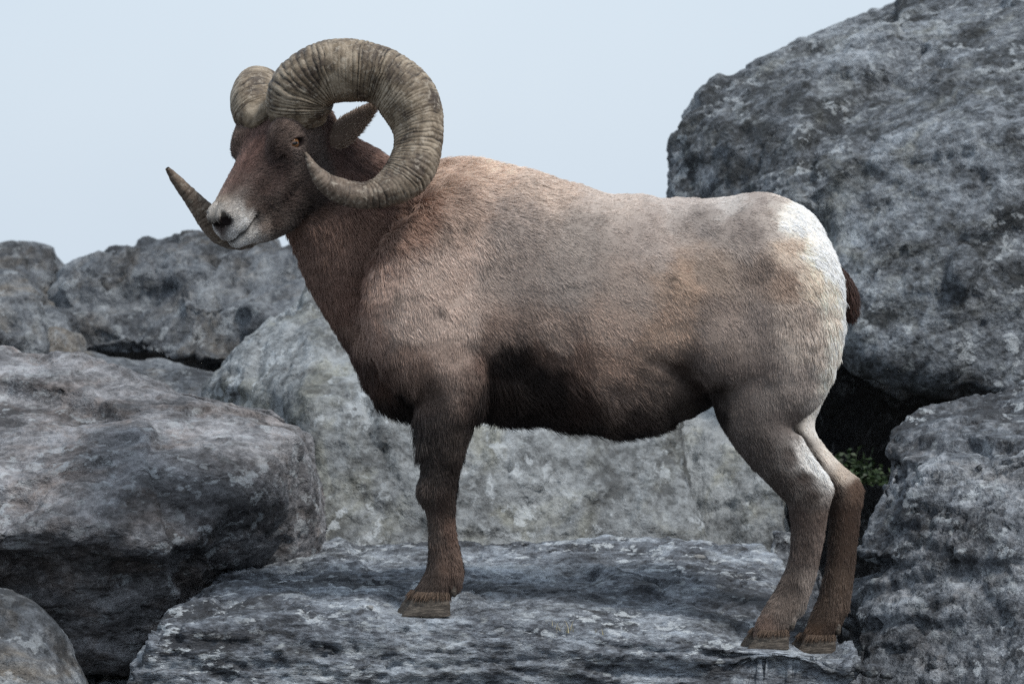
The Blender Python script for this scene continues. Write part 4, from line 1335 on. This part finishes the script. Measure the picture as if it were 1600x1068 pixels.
def claw_mesh(length, width, height, sgn):
    """one claw: toe towards -x, inner face flat; the sole lies at z = 0"""
    n, lev = 28, 9
    V, F = [], []
    for l in range(lev):
        f = l / (lev - 1)
        z = height * f
        fw = 1 - .50 * f ** 1.2          # toe wall slopes back
        bk = 1 - .10 * f
        for j in range(n):
            t = 2 * math.pi * j / n
            cx, cy = math.cos(t), math.sin(t)
            x = (-length * .60 * fw * abs(cx) ** .85 if cx < 0 else length * .40 * bk * abs(cx) ** .7)
            taper = 1 - .72 * max(0, -cx) ** 1.8
            y = width * .5 * (abs(cy) ** .75) * math.copysign(1, cy) * (.94 + .10 * (1 - f)) * taper
            if y * sgn < 0:
                y *= .72
            zz = z * (1.0 - .18 * max(0, cx)) + (.004 * max(0, cx - .2) if l == 0 else 0)
            V.append((x, y, zz))
    V = np.array(V)
    V[n:] += .0035 * np.stack([fbm(V[n:] * np.array((35, 35, 90)), 61 + i + sgn, 3) for i in range(3)], 1)
    V = V.tolist()
    for l in range(lev - 1):
        for j in range(n):
            F.append((l * n + j, l * n + (j + 1) % n, (l + 1) * n + (j + 1) % n, (l + 1) * n + j))
    V = np.array(V)
    b0, t0 = len(V), len(V) + 1
    V = np.vstack([V, V[:n].mean(0), V[-n:].mean(0) + (0, 0, .004)])
    T = [(b0, (j + 1) % n, j, j) for j in range(n)]
    me = bpy.data.meshes.new('hoof')
    faces = [tuple(f) for f in F] + [(b0, (j + 1) % n, j) for j in range(n)] + [(t0, (lev - 1) * n + j, (lev - 1) * n + (j + 1) % n) for j in range(n)]
    me.from_pydata([tuple(v) for v in V], [], faces)
    for p_ in me.polygons:
        p_.use_smooth = True
    me.materials.append(m_hoof)
    return me


def dew_mesh():
    me = bpy.data.meshes.new('dewclaw')
    bm = bmesh.new()
    bmesh.ops.create_uvsphere(bm, u_segments=14, v_segments=10, radius=1)
    for v in bm.verts:
        v.co.x *= .010
        v.co.y *= .008
        v.co.z *= .016
        if v.co.z < 0:
            v.co.x -= .5 * v.co.z
            v.co.x *= 1 + v.co.z * 12
    for f in bm.faces:
        f.smooth = True
    bm.to_mesh(me)
    bm.free()
    me.materials.append(m_hoof)
    return me


# hair hanging over the top of each claw
rng = np.random.default_rng(31)
nf = 900
th = rng.random(nf) * 6.283
fx = np.where(np.cos(th) < 0, .030 * np.cos(th), .040 * np.cos(th))
r0 = np.stack([fx, .0165 * np.sin(th), .046 + .010 * rng.random(nf)], 1)
dirs = np.stack([.25 * np.cos(th) - .30, .30 * np.sin(th), -np.ones(nf)], 1) + .2 * rng.normal(size=(nf, 3))
fl_ = .006 + .012 * rng.random(nf)
fp = np.stack([r0 + (dirs * q + np.stack([.5 * np.cos(th), .5 * np.sin(th), 0 * th], 1) * q * (1 - q)) * fl_[:, None] for q in (0, 1 / 3, 2 / 3, 1)], 1)
fc = np.tile(s2l((92, 76, 64)), (nf, 1)) * (1 + .3 * rng.normal(size=(nf, 1)))
fo = hair_object('fringe', fp, np.clip(fc, .01, .5), fl_, m_fur, None, .0006)
fringe = fo.data
bpy.data.objects.remove(fo)
claws = {s_: claw_mesh(.108, .036, .050, s_) for s_ in (1, -1)}
dew = dew_mesh()
DEW = {'front_near': (712, 922), 'front_far': (716, 914), 'hind_near': (1240, 974), 'hind_far': (1312, 982)}
for nm, f in FEET.items():
    c = P(*f)
    for s_ in (1, -1):
        o = link('hoof', claws[s_], None, ram, Vector(c + np.array((.006 - .007 * s_, s_ * .0225, -.003)) - RB))
        o.rotation_euler = (0, 0, s_ * R(-9))
        if nm[0] == 'h':
            o.scale = (.86, .95, .80)
        fr = link('fur', fringe, None, o)
        dpx = DEW[nm]
        o = link('dewclaw', dew, None, ram, Vector(P(dpx[0] - 4, dpx[1], f[2] + s_ * .020) - RB))
        o.rotation_euler = (0, R(15), 0)
        o.scale = (.85, .85, .85)
print('ram', round(time.time() - T0, 1))


# ------------------------------------------------------------------ small things
def leaf_mat(name, c1, c2):
    m, nt, b = new_mat(name)
    oi = N_(nt, 'TexCoord')
    n = noise_n(nt, oi.outputs['Object'], 40, 3, .6)
    nt.links.new(ramp(nt, n, [(.35, c1), (.65, c2)]), b.inputs['Base Color'])
    b.inputs['Roughness'].default_value = .6
    return m


m_leaf = leaf_mat('leaf', (.008, .020, .005), (.028, .055, .012))
m_dry = leaf_mat('dry_grass', (.28, .24, .13), (.45, .40, .25))


def leafy_plant(c, n, spread, size, seed, label):
    rng = np.random.default_rng(seed)
    root = bpy.data.objects.new('leafy_plant', None)
    sc.collection.objects.link(root)
    root.location = c
    tag(root, label, 'plant')
    V, F = [], []
    SV, SF = [], []
    for k in range(n):
        a, r = rng.random() * 6.283, spread * rng.random() ** .5
        tip = np.array((r * math.cos(a) * 1.3, r * math.sin(a), spread * (.25 + .9 * rng.random()) * (1.15 - r / spread)))
        b0 = np.array((tip[0] * .3, tip[1] * .3, 0))
        s = len(SV)
        w = np.array((.0012, 0, 0))
        SV += [b0 - w, b0 + w, tip + w * .5, tip - w * .5]
        SF.append((s, s + 1, s + 2, s + 3))
        for q in range(6):
            f = .3 + .7 * (q + 1) / 6
            p = b0 + (tip - b0) * f
            d = rng.normal(size=3)
            d[2] = abs(d[2]) * .5
            d /= np.linalg.norm(d)
            e = np.cross(d, rng.normal(size=3))
            e /= np.linalg.norm(e)
            nn = np.cross(d, e)
            L_ = size * (.6 + .7 * rng.random())
            i = len(V)
            V += [p, p + d * L_ * .4 + e * L_ * .3 + nn * L_ * .08, p + d * L_, p + d * L_ * .4 - e * L_ * .3 + nn * L_ * .08]
            F.append((i, i + 1, i + 2, i + 3))
    o = link('foliage', mesh_np('foliage', np.array(V), np.array(F)), m_leaf, root)
    o['kind'] = 'stuff'
    link('stem', mesh_np('stem', np.array(SV), np.array(SF)), m_leaf, root)
    return root


leafy_plant(Vector(P(1325, 758, 1.9)), 120, .105, .020, 4, 'small green leafy plant in the dark hollow behind the hind legs')


def tuft(c, n, h, seed, label, mat):
    rng = np.random.default_rng(seed)
    V, F = [], []
    for k in range(n):
        a = rng.random() * 6.283
        lean = np.array((math.cos(a), math.sin(a), 0)) * h * (.25 + .6 * rng.random())
        hh = h * (.5 + .6 * rng.random())
        b0 = np.array((rng.normal() * .012, rng.normal() * .006, -.004))
        side = np.array((-math.sin(a), math.cos(a), 0)) * .0011
        i = len(V)
        for s in (0, .4, .75, 1.0):
            p = b0 + lean * s * s + np.array((0, 0, hh * s * (1.15 - .3 * s)))
            V += [p - side * (1 - s * .9), p + side * (1 - s * .9)]
        for q in range(3):
            F.append((i + 2 * q, i + 2 * q + 1, i + 2 * q + 3, i + 2 * q + 2))
    o = link('grass_tuft', mesh_np('grass_tuft', np.array(V), np.array(F)), mat, None, c)
    return tag(o, label, 'grass')


def on_ledge(px, py):
    """the point of the ledge that the photograph shows at (px, py)"""
    led = bpy.data.objects['ledge_boulder']
    a = Vector((0, -DIST, ZC))
    d = Vector(P(px, py, 0)) - a
    ok, hit, nn, _ = led.ray_cast(a - led.location, d.normalized())
    return hit + led.location if ok else Vector(P(px, py, 0))


bpy.context.view_layer.update()
tuft(on_ledge(885, 985), 16, .030, 2, 'thin dry grass tuft on the ledge edge, left of the other tuft', m_dry)
tuft(on_ledge(934, 988), 9, .016, 3, 'tiny dry grass sprig on the ledge edge, right of the larger tuft', m_dry)

m_peb = rock_mat('pebble_stone', 9.0, dark=(.20, .20, .20), mid=(.38, .38, .37), light=(.6, .6, .6), stain_amt=0, lichen=0, bump=.004)


def pebble(c, r, seed, label, mat):
    bm = bmesh.new()
    bmesh.ops.create_icosphere(bm, subdivisions=3, radius=1)
    rng = np.random.default_rng(seed)
    n = rng.normal(size=(9, 3))
    n /= np.linalg.norm(n, axis=1, keepdims=True)
    off = .55 + .3 * rng.random(9)
    for v in bm.verts:
        p = np.array(v.co)
        for a, d in zip(n, off):
            k = p @ a - d
            if k > 0:
                p = p - a * k * .85
        v.co = Vector(p * np.array(r))
    for f in bm.faces:
        f.smooth = True
    me = bpy.data.meshes.new('pebble')
    bm.to_mesh(me)
    bm.free()
    o = link('pebble', me, mat, None, Vector(c) + Vector((0, 0, r[2] * .45)))
    return tag(o, label, 'pebble', 'loose stones on the ledge')


pebble(on_ledge(578, 951), (.010, .008, .0065), 3, 'small white pebble lying left of the front hoof', m_peb)
pebble(on_ledge(1092, 872), (.016, .010, .007), 6, 'pale flat pebble at the back of the ledge', m_peb)
for k, (px, py, r, lb) in enumerate(((1338, 1046, .020, 'leftmost dark pebble in the cleft below the right boulder'), (1362, 1052, .026, 'largest dark pebble in the cleft below the right boulder'), (1385, 1058, .017, 'rightmost dark pebble in the cleft below the right boulder'))):
    o = pebble(P(px, py, -.22), (r, r * .8, r * .6), 20 + k, lb, m_right)
print('all', round(time.time() - T0, 1))
